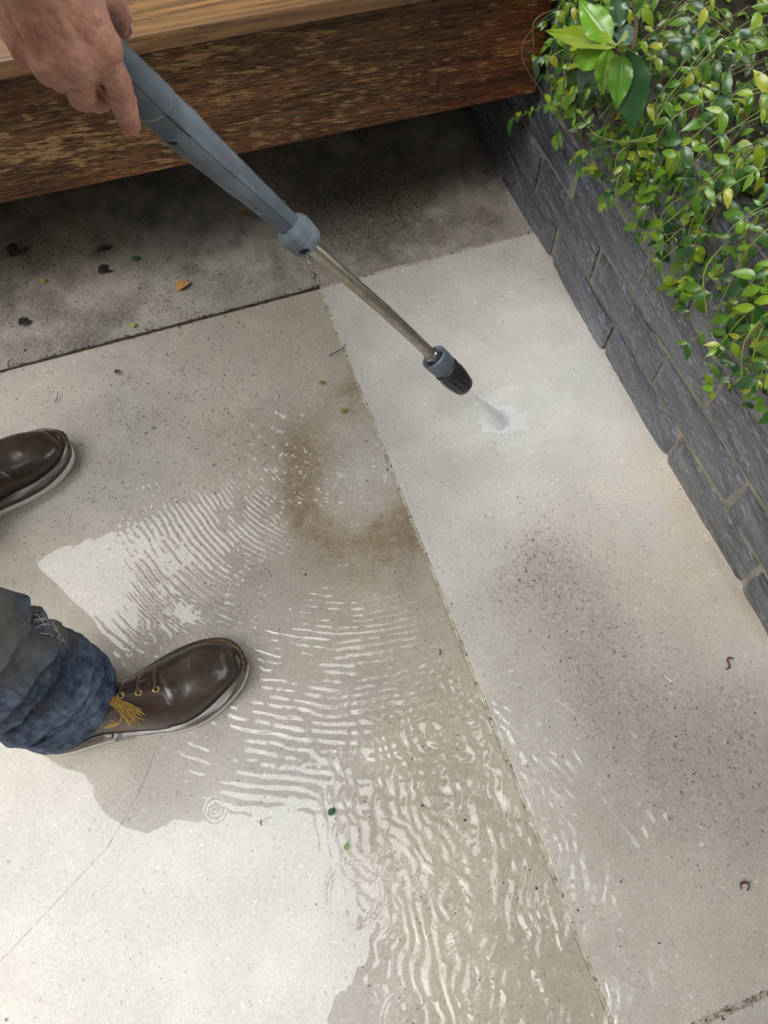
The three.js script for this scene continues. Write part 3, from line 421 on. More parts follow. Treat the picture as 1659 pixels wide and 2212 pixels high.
// ---------------------------------------------------------------- person: bare right hand and forearm, jeans, boots (the rest stands outside the frame)
const person = thing('person', 'person in worn blue jeans and brown leather boots holding the lance', 'person', null, V3(-.42, 0, -.52));
const PO = V3(-.42, 0, -.52);
const loc = (g) => { g.translate(-PO.x, -PO.y, -PO.z); return g; };
const SKIN = phys({ vertexColors: true, roughness: .52, specularIntensity: .5, sheen: .15 });
{
  const D = deep;
  const F = {
    index: [[D(216, 104, .607), .0128], [D(252, 176, .642), .0116], [D(268, 228, .668), .0109], [D(281, 268, .686), .0092]],
    middle: [[D(166, 128, .604), .0132], [D(178, 206, .646), .0120], [D(214, 214, .686), .0108], [D(244, 190, .703), .0098]],
    ring: [[D(112, 140, .609), .0125], [D(136, 168, .655), .0110], [D(176, 172, .690), .0100], [D(214, 152, .705), .0090]],
    little: [[D(68, 104, .620), .0115], [D(92, 132, .660), .0098], [D(130, 136, .690), .0088], [D(165, 118, .702), .0080]],
    thumb: [[D(176, -40, .588), .0150], [D(236, -6, .640), .0120], [D(256, 34, .676), .0105], [D(262, 62, .690), .0088]],
  };
  const wrist = D(10, -190, .545), elbow = V3(-.175, 1.005, -.66), sho = V3(-.27, 1.31, -.40);
  const heel = D(40, -50, .600);
  const bones = [];
  for (const k in F) for (let i = 0; i < 3; i++) bones.push([F[k][i][0], F[k][i + 1][0], F[k][i][1], F[k][i + 1][1], k]);
  const palm = [[wrist, F.index[0][0], .021, .0145], [wrist, F.middle[0][0], .022, .0145], [wrist, F.ring[0][0], .021, .0138], [wrist, F.little[0][0], .019, .0125], [F.index[0][0], F.middle[0][0], .0120, .0120], [F.middle[0][0], F.ring[0][0], .0120, .0115], [F.ring[0][0], F.little[0][0], .0115, .0105], [heel, F.little[0][0], .018, .012], [heel, F.index[0][0], .018, .012], [D(-20, -20, .61), F.little[0][0], .020, .0125], [D(150, -60, .585), F.index[0][0], .020, .0125]];
  const up = (p, v, t) => p.clone().lerp(v, t);
  const back = (p) => EYE.clone().sub(p).normalize();
  // tendons and veins on the back of the hand, creases over the finger joints
  const veins = ['index', 'middle', 'ring', 'little'].map((k) => { const a = up(F[k][0][0], wrist, .15), b = up(F[k][0][0], wrist, .75); a.addScaledVector(back(a), .0095); b.addScaledVector(back(b), .0125); return [a, b, .0014, .0018]; });
  const v2 = [[D(208, 40, .592), D(150, 78, .588)], [D(150, 78, .588), D(120, 20, .575)], [D(96, 60, .59), D(140, 100, .592)], [D(196, 84, .594), D(208, 40, .592)]].map(([a, b]) => { a.addScaledVector(back(a), .006); b.addScaledVector(back(b), .006); return [a, b, .001, .001]; });
  const knuck = ['index', 'middle', 'ring', 'little'].map((k) => F[k][0][0].clone().addScaledVector(back(F[k][0][0]), .0052));
  const creases = []; for (const k of ['index', 'middle']) { const a = F[k]; for (const [i, off] of [[1, -.0045], [1, -.001], [1, .0028], [1, .006], [2, -.002], [2, .0022], [2, .0005]]) { const d = a[i + 1][0].clone().sub(a[i - 1][0]).normalize(); creases.push([a[i][0].clone().addScaledVector(d, off), d, k]); } }
  { const a = F.index; const d = a[1][0].clone().sub(a[0][0]).normalize(); for (const o of [.35, .42, .5]) creases.push([up(a[0][0], a[1][0], o), d, 'index']); const m = F.middle, dm = m[1][0].clone().sub(m[0][0]).normalize(); creases.push([up(m[0][0], m[1][0], .45), dm, 'middle']); }
  const handSdf = (x, y, z) => {
    let p = 9; for (const [a, b, ra, rb] of palm) p = smin(p, capsule(x, y, z, a, b, ra, rb), .009);
    const f = {}; for (const [a, b, ra, rb, k] of bones) { const d = capsule(x, y, z, a, b, ra, rb); f[k] = f[k] === undefined ? d : smin(f[k], d, .005); }
    for (const [c, d, k] of creases) { const s = (x - c.x) * d.x + (y - c.y) * d.y + (z - c.z) * d.z; if (Math.abs(s) < .002 && f[k] < .006) f[k] += .0012 * (1 - Math.pow(s / .002, 2)) * (Math.hypot(x - c.x, y - c.y, z - c.z) < .02 ? 1 : 0); }
    for (const k in f) p = smin(p, f[k], k === 'thumb' ? .012 : .0075);
    for (const k of knuck) p = smin(p, Math.hypot(x - k.x, y - k.y, z - k.z) - .0078, .010);
    for (const [a, b, ra, rb] of veins) p = smin(p, capsule(x, y, z, a, b, ra, rb), .008);
    for (const [a, b, ra, rb] of v2) p = smin(p, capsule(x, y, z, a, b, ra, rb), .006);
    p = smin(p, capsule(x, y, z, wrist, elbow, .0265, .040), .02);
    return p + (vn3(x * 330, y * 330, z * 330) - .5) * .0008 + (vn3(x * 120, y * 120, z * 120) - .5) * .0011;
  };
  const hand = skin(handSdf, [-.16, .615, -.80], [.045, .84, -.555], .0016);
  // arms, neck and head
  const neck = V3(-.215, 1.40, -.52), headC = V3(-.135, 1.535, -.515), shoL = V3(-.30, 1.33, -.68), elbL = V3(-.46, 1.08, -.80), wriL = V3(-.37, .86, -.74);
  const bodySdf = (x, y, z) => {
    let p = capsule(x, y, z, wrist, elbow, .0265, .040); p = smin(p, capsule(x, y, z, elbow, sho, .042, .05), .03);
    p = smin(p, capsule(x, y, z, neck, V3(-.16, 1.47, -.517), .06, .056), .03);
    const hx = x - headC.x, hy = y - headC.y, hz = z - headC.z; const hd = Math.hypot(hx / .1, hy / .125, hz / .078) * .085 - .085; p = smin(p, hd, .03);
    p = smin(p, capsule(x, y, z, V3(-.055, 1.50, -.515), V3(-.038, 1.505, -.515), .02, .014), .02);      // nose side of the face
    p = smin(p, capsule(x, y, z, V3(-.08, 1.445, -.515), V3(-.085, 1.44, -.515), .035, .035), .03);      // jaw
    p = smin(p, Math.hypot((x + .16) / 1, (y - 1.52) / 1.4, (z + .435) / .5) - .018, .01); p = smin(p, Math.hypot((x + .16) / 1, (y - 1.52) / 1.4, (z + .595) / .5) - .018, .01);   // ears
    p = smin(p, capsule(x, y, z, shoL, elbL, .05, .042), .02); p = smin(p, capsule(x, y, z, elbL, wriL, .04, .028), .02);
    p = smin(p, capsule(x, y, z, wriL, V3(-.34, .79, -.72), .03, .03), .02);
    for (let i = 0; i < 4; i++) p = smin(p, capsule(x, y, z, V3(-.345 + .012 * i, .78, -.745 + .02 * i), V3(-.335 + .012 * i, .715 + .004 * Math.abs(i - 1.5), -.73 + .018 * i), .011, .009), .006);
    p = smin(p, capsule(x, y, z, V3(-.34, .82, -.70), V3(-.31, .76, -.675), .013, .010), .01);
    return p;
  };
  const body = skin(bodySdf, [-.56, .68, -.9], [.04, 1.72, -.3], .011);
  const c0 = F.middle[0][0];
  const paint = (g) => colourBy(g, (x, y, z, o) => { const n = fbm3(x * 70, y * 70, z * 70, 3), m = fbm3(x * 330, y * 330, z * 330, 3), sp = vn3(x * 300, y * 300, z * 300); let r = .44, gg = .215, b = .155; const k = 1 + (n - .5) * .5 + (m - .5) * .55; r *= k; gg *= k * (1 + (n - .5) * .35); b *= k * (1 + (n - .5) * .45); if (sp > .88) { r *= .8; gg *= .72; b *= .7; } o[0] = r; o[1] = gg; o[2] = b; });
  const g = mergeGeometries([paint(hand), paint(body)]);
  mesh('body', loc(g), SKIN, person);
  const nail = new THREE.SphereGeometry(1, 14, 8, 0, 6.29, 0, 1.4); nail.scale(.0062, .0022, .0085);
  const nm = mesh('thumb_nail', nail, phys({ color: lin(.55, .36, .3), roughness: .3 }), person); { const a = F.thumb[2][0], b = F.thumb[3][0], d = b.clone().sub(a).normalize(), n = V3(.9, .25, .2); n.addScaledVector(d, -n.dot(d)).normalize(); const p = up(a, b, .75).addScaledVector(n, .0082); nm.position.copy(p).sub(PO); nm.quaternion.setFromRotationMatrix(new THREE.Matrix4().makeBasis(new THREE.Vector3().crossVectors(n, d), n, d)); }
  // hair, eyes and shirt
  const hairG = skin((x, y, z) => { const d = Math.hypot((x - headC.x) / .1, (y - headC.y) / .125, (z - headC.z) / .078) * .085 - .085; return Math.max(d - .009 + (vn3(x * 60, y * 60, z * 60) - .5) * .008, .0 - (y - 1.545) * .7 + (x + .12) * .9 - .01); }, [-.28, 1.4, -.64], [.0, 1.7, -.4], .008);
  mesh('hair', loc(hairG), std({ color: lin(.05, .035, .025), roughness: .8 }), person);
  const eyeM = std({ color: lin(.05, .04, .035), roughness: .2 }); for (const s of [-1, 1]) { const e = new THREE.SphereGeometry(.009, 12, 8); e.translate(-.047, 1.53, -.515 + s * .03); mesh('eye', loc(e), eyeM, person); }
  { const m = new THREE.BoxGeometry(.004, .006, .045); m.translate(-.0475, 1.452, -.515); mesh('mouth', loc(m), std({ color: lin(.25, .1, .09) }), person); }
  const shirt = skin((x, y, z) => {
    let p = capsule(x, y, z, V3(-.47, .95, -.52), V3(-.38, 1.15, -.52), .15, .15); p = smin(p, capsule(x, y, z, V3(-.4, 1.1, -.44), V3(-.32, 1.30, -.43), .12, .09), .1); p = smin(p, capsule(x, y, z, V3(-.4, 1.1, -.6), V3(-.33, 1.31, -.66), .12, .09), .1);
    p = smin(p, capsule(x, y, z, sho, sho.clone().lerp(elbow, .55), .068, .06), .05); p = smin(p, capsule(x, y, z, shoL, shoL.clone().lerp(elbL, .55), .068, .06), .05);
    p = smin(p, capsule(x, y, z, V3(-.27, 1.33, -.45), V3(-.28, 1.34, -.6), .07, .07), .06);
    return p + (fbm3(x * 16, y * 16, z * 16, 2) - .5) * .02;
  }, [-.7, .76, -.86], [-.05, 1.5, -.2], .014);
  mesh('shirt', loc(shirt), std({ color: lin(.06, .075, .09), roughness: .95 }), person);
}
// jeans
{
  const denim = (g) => { const wr = g.userData.wearShade; let i = 0; return colourBy(g, (x, y, z, o) => {
    const w = fbm3(x * 13 + 3, y * 13, z * 13, 3), f = fbm3(x * 150, y * 150, z * 150, 2), wearShade = wr ? wr[i++] : 0, fade = clamp(.17 + (w - .5) * 1.3 + (f - .5) * 1.0 + wearShade * .38, 0, 1);
    let r = mix(.010, .120, fade), gg = mix(.019, .170, fade), b = mix(.044, .250, fade); const grime = clamp(sm(.48, .7, fbm3(x * 11 + 40, y * 11, z * 11 + 9, 3)) * .6 + .75 * sm(.16, .3, y + (fbm3(x * 18, y * 18, z * 18, 3) - .5) * .2) * sm(.25, .45, fbm3(x * 9, y * 9, z * 9 + 30, 2)), 0, .85); r = mix(r, .105, grime); gg = mix(gg, .095, grime); b = mix(b, .070, grime); o[0] = r; o[1] = gg; o[2] = b;
  }); };
  // a trouser leg as a tube round an axis, bunched over the boot
  const leg = (A, hemRx, hemRz, folds, seed, front) => {
    const axis = new THREE.CatmullRomCurve3(A), q = new THREE.Vector3(), T = new THREE.Vector3(), wearShade = [];
    const g = sheet(380, 220, (u, v, o) => {
      const inside = u < .03 ? 1 - u / .03 : 0, s = Math.max(0, (u - .03) / .97), a = v * Math.PI * 2; axis.getPointAt(s, q); axis.getTangentAt(s, T);
      const X = V3(1, 0, 0).addScaledVector(T, -T.x).normalize(), Z = new THREE.Vector3().crossVectors(X, T).normalize(); const c = Math.cos(a), d = Math.sin(a);
      const rx = mix(hemRx, .066, sm(.02, .34, s)) + .030 * sm(.5, 1, s), rz = mix(hemRz, .064, sm(.02, .34, s)) + .026 * sm(.5, 1, s);
      // each fold swells slowly from above, then tucks sharply under itself
      let bulge = 0, sag = 0; for (const [at, amp, lean, ang, wid] of folds) { const k = .55 + .75 * sm(.3, .7, fbm(c * .9 + at * 37 + seed, d * .9 + 3, 2)), t = (s - at - lean * Math.cos(a - ang) - .02 * (fbm(c * 1.6 + at * 11, d * 1.6, 2) - .5)) / wid; if (t > -.9 && t < 3) { const f = t < 0 ? Math.max(0, 1 + t / .45) : Math.exp(-t * .9), f2 = t < 0 ? f * f * (3 - 2 * f) : f; bulge += .72 * amp * k * (f2 - .3); sag += amp * k * f2 * 1.0; } }
      const cr = (fbm(c * 2.2 + seed, d * 2.2 + s * 9, 3) - .5) * .012 * sm(.03, .2, s) + (fbm(c * 5 + seed, d * 5 + s * 26, 2) - .5) * .0035;
      const k = 1 - .045 * inside, hem = s < .034 ? .0020 : 0, seam = .0018 * Math.exp(-Math.pow((a - 1.10) / .02, 2)) - .0012 * Math.exp(-Math.pow((a - 1.15) / .015, 2)); wearShade.push(clamp(bulge / .014 + cr * 30 + (s < .036 ? .9 * (vn(a * 16, 2) - .3) : 0) + (Math.abs(a - 1.12) < .11 ? 1.1 * (vn(s * 130, a * 3) - .35) : 0) - (Math.abs(a - 1.12) < .012 ? 1.2 : 0), -.9, 1.2));  // worn fading, with fold shade also put into the colour: pale ridges, darker creases
      o.copy(q).addScaledVector(X, c * (rx + bulge + cr + hem + seam) * k).addScaledVector(Z, d * (rz + bulge + cr + hem + seam) * k).addScaledVector(T, inside * .02 - sag * (1 - inside) * sm(.0, .03, s));
      if (s < .3) o.y += (front * c * (1 - sm(0, .3, s)));
    }, true); g.userData.wearShade = wearShade; return g;
  };
  const hipR = V3(-.49, .95, -.43), hipL = V3(-.5, .95, -.61);
  const rl = leg([V3(-.330, .058, -.348), V3(-.340, .16, -.36), V3(-.354, .30, -.375), V3(-.367, .52, -.40), hipR], .078, .062, [[.030, .006, .006, .6, .02], [.062, .012, .012, .9, .022], [.104, .016, -.016, 2.2, .026], [.150, .017, .020, .6, .028], [.205, .017, -.026, 2.6, .034], [.265, .014, .03, 1.0, .036], [.34, .010, -.04, 1.2, .05], [.52, .012, .03, 0, .05]], 3, .034);
  const ll = leg([V3(-.49, .07, -.69), V3(-.50, .16, -.69), V3(-.5, .3, -.70), V3(-.485, .52, -.67), hipL], .078, .062, [[.05, .012, .012, .5, .02], [.1, .014, -.02, 1.0, .026], [.17, .014, .022, .3, .03], [.5, .012, .03, 0, .05]], 23, .03);
  const seat = skin((x, y, z) => { let p = capsule(x, y, z, hipR, hipL, .115, .115); p = smin(p, capsule(x, y, z, V3(-.47, 1.0, -.47), V3(-.47, 1.0, -.57), .125, .125), .08); return p + (fbm3(x * 18, y * 18, z * 18, 2) - .5) * .012; }, [-.68, .78, -.8], [-.28, 1.16, -.24], .012);
  const uvOf = (g) => { const p = g.attributes.position, a = new Float32Array(p.count * 2); for (let i = 0; i < p.count; i++) { a[i * 2] = (p.getX(i) + p.getZ(i)) * 12; a[i * 2 + 1] = p.getY(i) * 12; } g.setAttribute('uv', new THREE.BufferAttribute(a, 2)); return g; };
  const weave = tex(256, 256, (u, v, o) => { const k = 128 + 60 * (vn(u * 60 + v * 20, v * 20) - .5) + 120 * (vn(u * 120, v * 120) - .5); o[0] = o[1] = o[2] = k; }, false);
  const DEN = std({ vertexColors: true, roughness: .92, bumpMap: weave, bumpScale: .0006 });
  const jeans = mesh('jeans', loc(mergeGeometries([denim(rl), denim(ll), denim(seat)].map(uvOf))), DEN, person);
  // side seam stitching and threads of a torn patch
  const thr = std({ color: lin(.5, .46, .38), roughness: .9 }), r = mulberry(12), fr = [];
  for (let i = 0; i < 26; i++) { const y = .25 + rr(-.03, .03, r), a = rr(.1, .8, r), b = V3(-.352 + Math.cos(a) * .070, y, -.372 - Math.sin(a) * .068 * rr(-.2, .9, r)); fr.push(tube([b, b.clone().add(V3(.008, rr(-.008, .004, r), rr(-.006, .012, r))), b.clone().add(V3(.012, rr(-.02, -.004, r), rr(-.008, .018, r)))], .00045, 6, 4)); }
  mesh('torn_threads', mergeGeometries(fr), thr, jeans).geometry.translate(-PO.x, 0, -PO.z);
}
// boots, in their own axes: toe towards +x, outer side +z for a right boot, standing on y = 0
const LEATHER = phys({ vertexColors: true, roughness: .36, clearcoat: .6, clearcoatRoughness: .16, specularIntensity: .7 });
function makeBoot(label) {
  const b = new THREE.Group(); b.name = 'boot'; b.userData.label = label;
  const hideC = (g, dark = 1, red = 1) => colourBy(g, (x, y, z, o) => { const n = fbm3(x * 40, y * 40, z * 40, 3), m = fbm3(x * 200, y * 200, z * 200, 2), w = sm(.52, .7, fbm3(x * 26 + 9, y * 26, z * 26, 3)); const k = (.75 + .7 * (n - .4) + .5 * (m - .5)) * dark; o[0] = mix(.042, .058, w) * k * red; o[1] = mix(.031, .037, w) * k; o[2] = mix(.023, .023, w) * k; });
  const line = (t, tab) => { for (let i = 0; i < tab.length - 1; i++) if (t <= tab[i + 1][0]) { const h = tab[i + 1][0] - tab[i][0], k = clamp((t - tab[i][0]) / h, 0, 1), sl = (a, b) => (tab[b][1] - tab[a][1]) / (tab[b][0] - tab[a][0]), m0 = i ? sl(i - 1, i + 1) : sl(0, 1), m1 = i + 2 < tab.length ? sl(i, i + 2) : sl(i, i + 1), k2 = k * k, k3 = k2 * k; return (2 * k3 - 3 * k2 + 1) * tab[i][1] + (k3 - 2 * k2 + k) * h * m0 + (3 * k2 - 2 * k3) * tab[i + 1][1] + (k3 - k2) * h * m1; } return tab[tab.length - 1][1]; };
  const L = .296;
  // plan outline of the sole: t 0 heel .. 1 toe; inner (-z) and outer (+z) half widths
  const inn = (t) => line(t, [[0, .0], [.015, .018], [.05, .029], [.12, .034], [.3, .032], [.45, .033], [.62, .047], [.74, .053], [.84, .052], [.92, .045], [.965, .034], [.99, .018], [1, .0]]);
  const out = (t) => line(t, [[0, .0], [.015, .018], [.05, .029], [.12, .034], [.3, .036], [.45, .044], [.6, .053], [.7, .055], [.8, .048], [.88, .037], [.94, .025], [.975, .012], [.99, .004], [1, -.008]]);
  const plan = (t, grow) => [-(inn(t) + grow), out(t) + grow];
  const slabOf = (t0, t1, y0, y1, grow, n = 140, spring = 0) => {   // a slice of sole with the outline, from heel t0 to t1
    const top = [], P = []; for (let i = 0; i <= n; i++) { const t = mix(t0, t1, .5 - .5 * Math.cos(Math.PI * i / n)); top.push([t, ...plan(t, 0)]); }
    const sh = new THREE.Shape(); const ring = [...top.map(([t, a]) => [t * L, a]), ...top.slice().reverse().map(([t, , c]) => [t * L, c])]; const cx = L * .5;
    const off = ring.map(([x, z], i) => { const p = ring[(i + ring.length - 1) % ring.length], q = ring[(i + 1) % ring.length]; let nx = (q[1] - p[1]), nz = -(q[0] - p[0]); const l = Math.hypot(nx, nz) || 1; return [x + nx / l * grow, z + nz / l * grow]; });
    off.forEach(([x, z], i) => i ? sh.lineTo(x, -z) : sh.moveTo(x, -z)); const g = new THREE.ExtrudeGeometry(sh, { depth: y1 - y0 - .003, bevelEnabled: true, bevelThickness: .0015, bevelSize: .0012, bevelSegments: 2, steps: 1 }); g.rotateX(-Math.PI / 2); g.translate(0, y0 + .0015, 0);
    const p = g.attributes.position; for (let i = 0; i < p.count; i++) { const t = p.getX(i) / L; p.setY(i, p.getY(i) + spring * sm(.7, 1, t) * .010); } return toCreasedNormals(g, .6);
  };
  const WHITE = std({ color: lin(.62, .6, .55), roughness: .55 }), MID = phys({ color: lin(.045, .026, .02), roughness: .4, clearcoat: .4 }), WELT = phys({ color: lin(.032, .02, .016), roughness: .3, clearcoat: .6, clearcoatRoughness: .2 }), YEL = std({ color: lin(.26, .16, .028), roughness: .75 }), BRASS = phys({ color: lin(.5, .36, .14), metalness: 1, roughness: .35 });
  const sole = mesh('sole', mergeGeometries([slabOf(.42, 1, 0, .0135, .0006, 140, .7), slabOf(0, .32, 0, .0125, .0008, 60)]), WHITE, b); sole.userData.label = 'white rubber sole';
  mesh('midsole', mergeGeometries([slabOf(0, 1, .0138, .0210, .0010, 140, .7), slabOf(0, .33, .0127, .0300, .0003, 60)]), MID, b);
  const welt = mesh('welt', slabOf(.30, 1, .0212, .0265, .0020, 140, .7), WELT, b);
  { // yellow welt stitching on top of the welt
    const st = []; for (let i = 0; i < 92; i++) { const t0 = .36 + .637 * Math.pow(i / 92, .8), t1 = .36 + .637 * Math.pow((i + .55) / 92, .8); for (const s of [0, 1]) { const f = (t) => { const [a, c] = plan(t, -.0028); return V3(Math.min(t * L, L - .0025), .0270 + sm(.7, 1, t) * .007, s ? c : a); }; const A = f(t0), B = f(t1); if (A.distanceTo(B) < .012) st.push(tube([A, A.clone().lerp(B, .5).add(V3(0, .0006, 0)), B], .0006, 2, 4)); } }
    mesh('welt_stitching', mergeGeometries(st), YEL, welt).userData.kind = 'stuff';
  }
  // upper: lofted over the last
  const hgt = (t) => line(t, [[0, .085], [.06, .10], [.15, .112], [.3, .113], [.42, .104], [.5, .094], [.6, .081], [.7, .071], [.8, .066], [.88, .060], [.94, .050], [.975, .036], [.992, .020], [1, .006]]);
  const upperAt = (t, a, grow, o) => {   // a 0..PI from the outer side over the top to the inner side
    const [n, p] = plan(t, -.0065 + grow), ins = sm(.955, 1, t), yb = .024 + sm(.7, 1, t) * .010, H = Math.max(.001, (hgt(t) - yb)) + grow, mid = (n + p) / 2 + .004 * sm(.3, .6, t) * (1 - sm(.6, .9, t)), hw = Math.max(.0005, (p - n) / 2), c = Math.cos(a), s = Math.sin(a);
    const fl = mix(.62, .86, sm(.45, .8, t)), e = mix(.80, .62, sm(.5, .85, t)); const zz = Math.sign(c) * Math.pow(Math.abs(c), mix(1.25, .8, sm(.4, .8, t))) * hw * (1 - .12 * s * (1 - sm(.4, .7, t)));
    o.set(t * (L - .006) + .001 + grow * .5 * sm(.9, 1, t), yb + H * Math.pow(s, e), mid + zz); return o;
  };
  const up = sheet(130, 70, (u, v, o) => {
    const t = 1 - Math.pow(1 - u, 1.5); upperAt(t, v * Math.PI, 0, o);
    const fl = Math.exp(-Math.pow((t - .655 + .02 * Math.cos(v * 9)) / .018, 2)) + .8 * Math.exp(-Math.pow((t - .60) / .016, 2)) - .9 * Math.exp(-Math.pow((t - .628 + .015 * Math.cos(v * 7)) / .012, 2)); const s = Math.sin(v * Math.PI);
    o.y += .0014 * fl * s * s + (fbm(t * 20, v * 6, 2) - .5) * .0016 * s - .003 * s * Math.exp(-Math.pow((t - .52) / .03, 2));
  });
  mesh('vamp', hideC(up), LEATHER, b);
  // quarters: two overlapping side panels with rounded front corners, split over the tongue
  const qt = (side) => sheet(60, 34, (u, v, o) => {
    const vv = v, front = mix(.60, .655, sm(0, .55, vv)) - .02 * sm(.8, 1, vv) - (.035 * Math.pow(vv, 6)), t = mix(.10, front, u), a0 = .03, a1 = side > 0 ? Math.PI / 2 + .16 : Math.PI / 2 - .40; let a = mix(a0, a1, vv); if (side < 0) a = Math.PI - a;
    const edge = Math.min(1, Math.min((1 - u) * 8, (1 - vv) * 8)); upperAt(t, a, .0006 + .0022 * Math.pow(edge, .5) + (fbm(t * 30 + side, vv * 9, 2) - .5) * .0016, o);
    if (u > .999 || vv > .999) o.y -= .0004;
  });
  for (const s of [1, -1]) mesh('quarter', hideC(qt(s), .8, 1.35), LEATHER, b).userData.label = s > 0 ? 'outer side panel' : 'inner side panel';
  const tg = sheet(40, 12, (u, v, o) => { const t = mix(.16, .63, u); upperAt(t, Math.PI / 2 + .28 + (v - .5) * .5, .0004, o); o.y += (fbm(u * 12, v * 3, 2) - .5) * .002; }); mesh('tongue', hideC(tg, .7), LEATHER, b);
  { // double row of pale stitching along the front edge of each panel
    const o = V3(0, 0, 0); for (const side of [1, -1]) { const st = []; for (const row of [0, 1, 2]) for (let i = 0; i < 26; i++) { const f = (k) => { const vv = k, front = mix(.60, .655, sm(0, .55, vv)) - .02 * sm(.8, 1, vv) - .035 * Math.pow(vv, 6) - .008 - .011 * row; let a = mix(.03, side > 0 ? Math.PI / 2 + .1 : Math.PI / 2 - .44, vv); if (side < 0) a = Math.PI - a; upperAt(front, a, .0034, o); return o.clone(); }; const A = f(.05 + .85 * i / 26), B = f(.05 + .85 * (i + .5) / 26); st.push(tube([A, A.clone().lerp(B, .5), B], .00032, 2, 4)); }
    const sp = mesh('panel_stitching', mergeGeometries(st), std({ color: lin(.16, .11, .07), roughness: .8 }), b); sp.userData.kind = 'stuff'; }
  }
  const o = V3(0, 0, 0), n1 = V3(0, 0, 0), rings = {};
  for (let i = 0; i < 3; i++) for (const s of [1, -1]) {
    const t = .612 - .071 * i, a = Math.PI / 2 + (s > 0 ? -.06 : .64); upperAt(t, a, .0030, o); const p = o.clone(); upperAt(t + .01, a, .003, o); const du = o.clone().sub(p); upperAt(t, a + .03, .003, o); const dv = o.clone().sub(p); n1.crossVectors(du, dv).normalize(); if (n1.y < 0) n1.negate();
    const g = new THREE.TorusGeometry(.0037, .00115, 8, 22), m = mesh('eyelet', g, BRASS, b); m.position.copy(p); m.quaternion.setFromUnitVectors(V3(0, 0, 1), n1); rings[i + ',' + s] = p.clone().addScaledVector(n1, .001);
  }
  const LACE = phys({ color: lin(.05, .036, .022), roughness: .7 });
  for (let i = 0; i < 3; i++) { const A = rings[i + ',1'], B = rings[i + ',-1'], m = A.clone().lerp(B, .5).add(V3(.001, .0045, 0)); mesh('lace', tube([A.clone().add(V3(0, -.002, 0)), A.clone().add(V3(0, .0018, -.001)), m, B.clone().add(V3(0, .0018, .001)), B.clone().add(V3(0, -.002, 0))], .0021, 16, 8), LACE, b); }
  // loose yellow lace ends
  const r = mulberry(44), ends = []; const s0 = rings['2,1'].clone().add(V3(-.006, .003, .006));
  for (let i = 0; i < 34; i++) { const e = V3(rr(.006, .03, r), rr(-.014, -.004, r), rr(.016, .036, r)); ends.push(tube([s0.clone().add(V3(rr(-.01, .002, r), rr(-.001, .003, r), rr(-.006, .004, r))), s0.clone().addScaledVector(e, .5).add(V3(rr(-.004, .004, r), .004 + rr(0, .003, r), rr(-.003, .003, r))), s0.clone().add(e).add(V3(0, .001, 0))], .0006, 10, 5)); }
  for (let i = 0; i < 5; i++) { const e = V3(rr(-.028, -.012, r), -.012, rr(.018, .026, r)); ends.push(tube([s0.clone(), s0.clone().add(V3(.006, .003, .014)), s0.clone().add(V3(-.004, -.008, .028)), s0.clone().add(e)], .0009, 14, 5)); }
  mesh('lace_ends', mergeGeometries(ends), YEL, b).userData.label = 'frayed yellow lace ends';
  return b;
}
{
  const rb = makeBoot('brown leather boot with three brass eyelet pairs, nearer the camera'); rb.position.copy(V3(-.3875, .0005, -.331)).sub(PO); rb.rotation.y = -.0; person.add(rb);
  const lb = makeBoot('brown leather boot cut off by the left edge'); lb.position.copy(V3(-.545, .0005, -.668)).sub(PO); lb.rotation.y = .46; lb.scale.z = -1; person.add(lb);
}

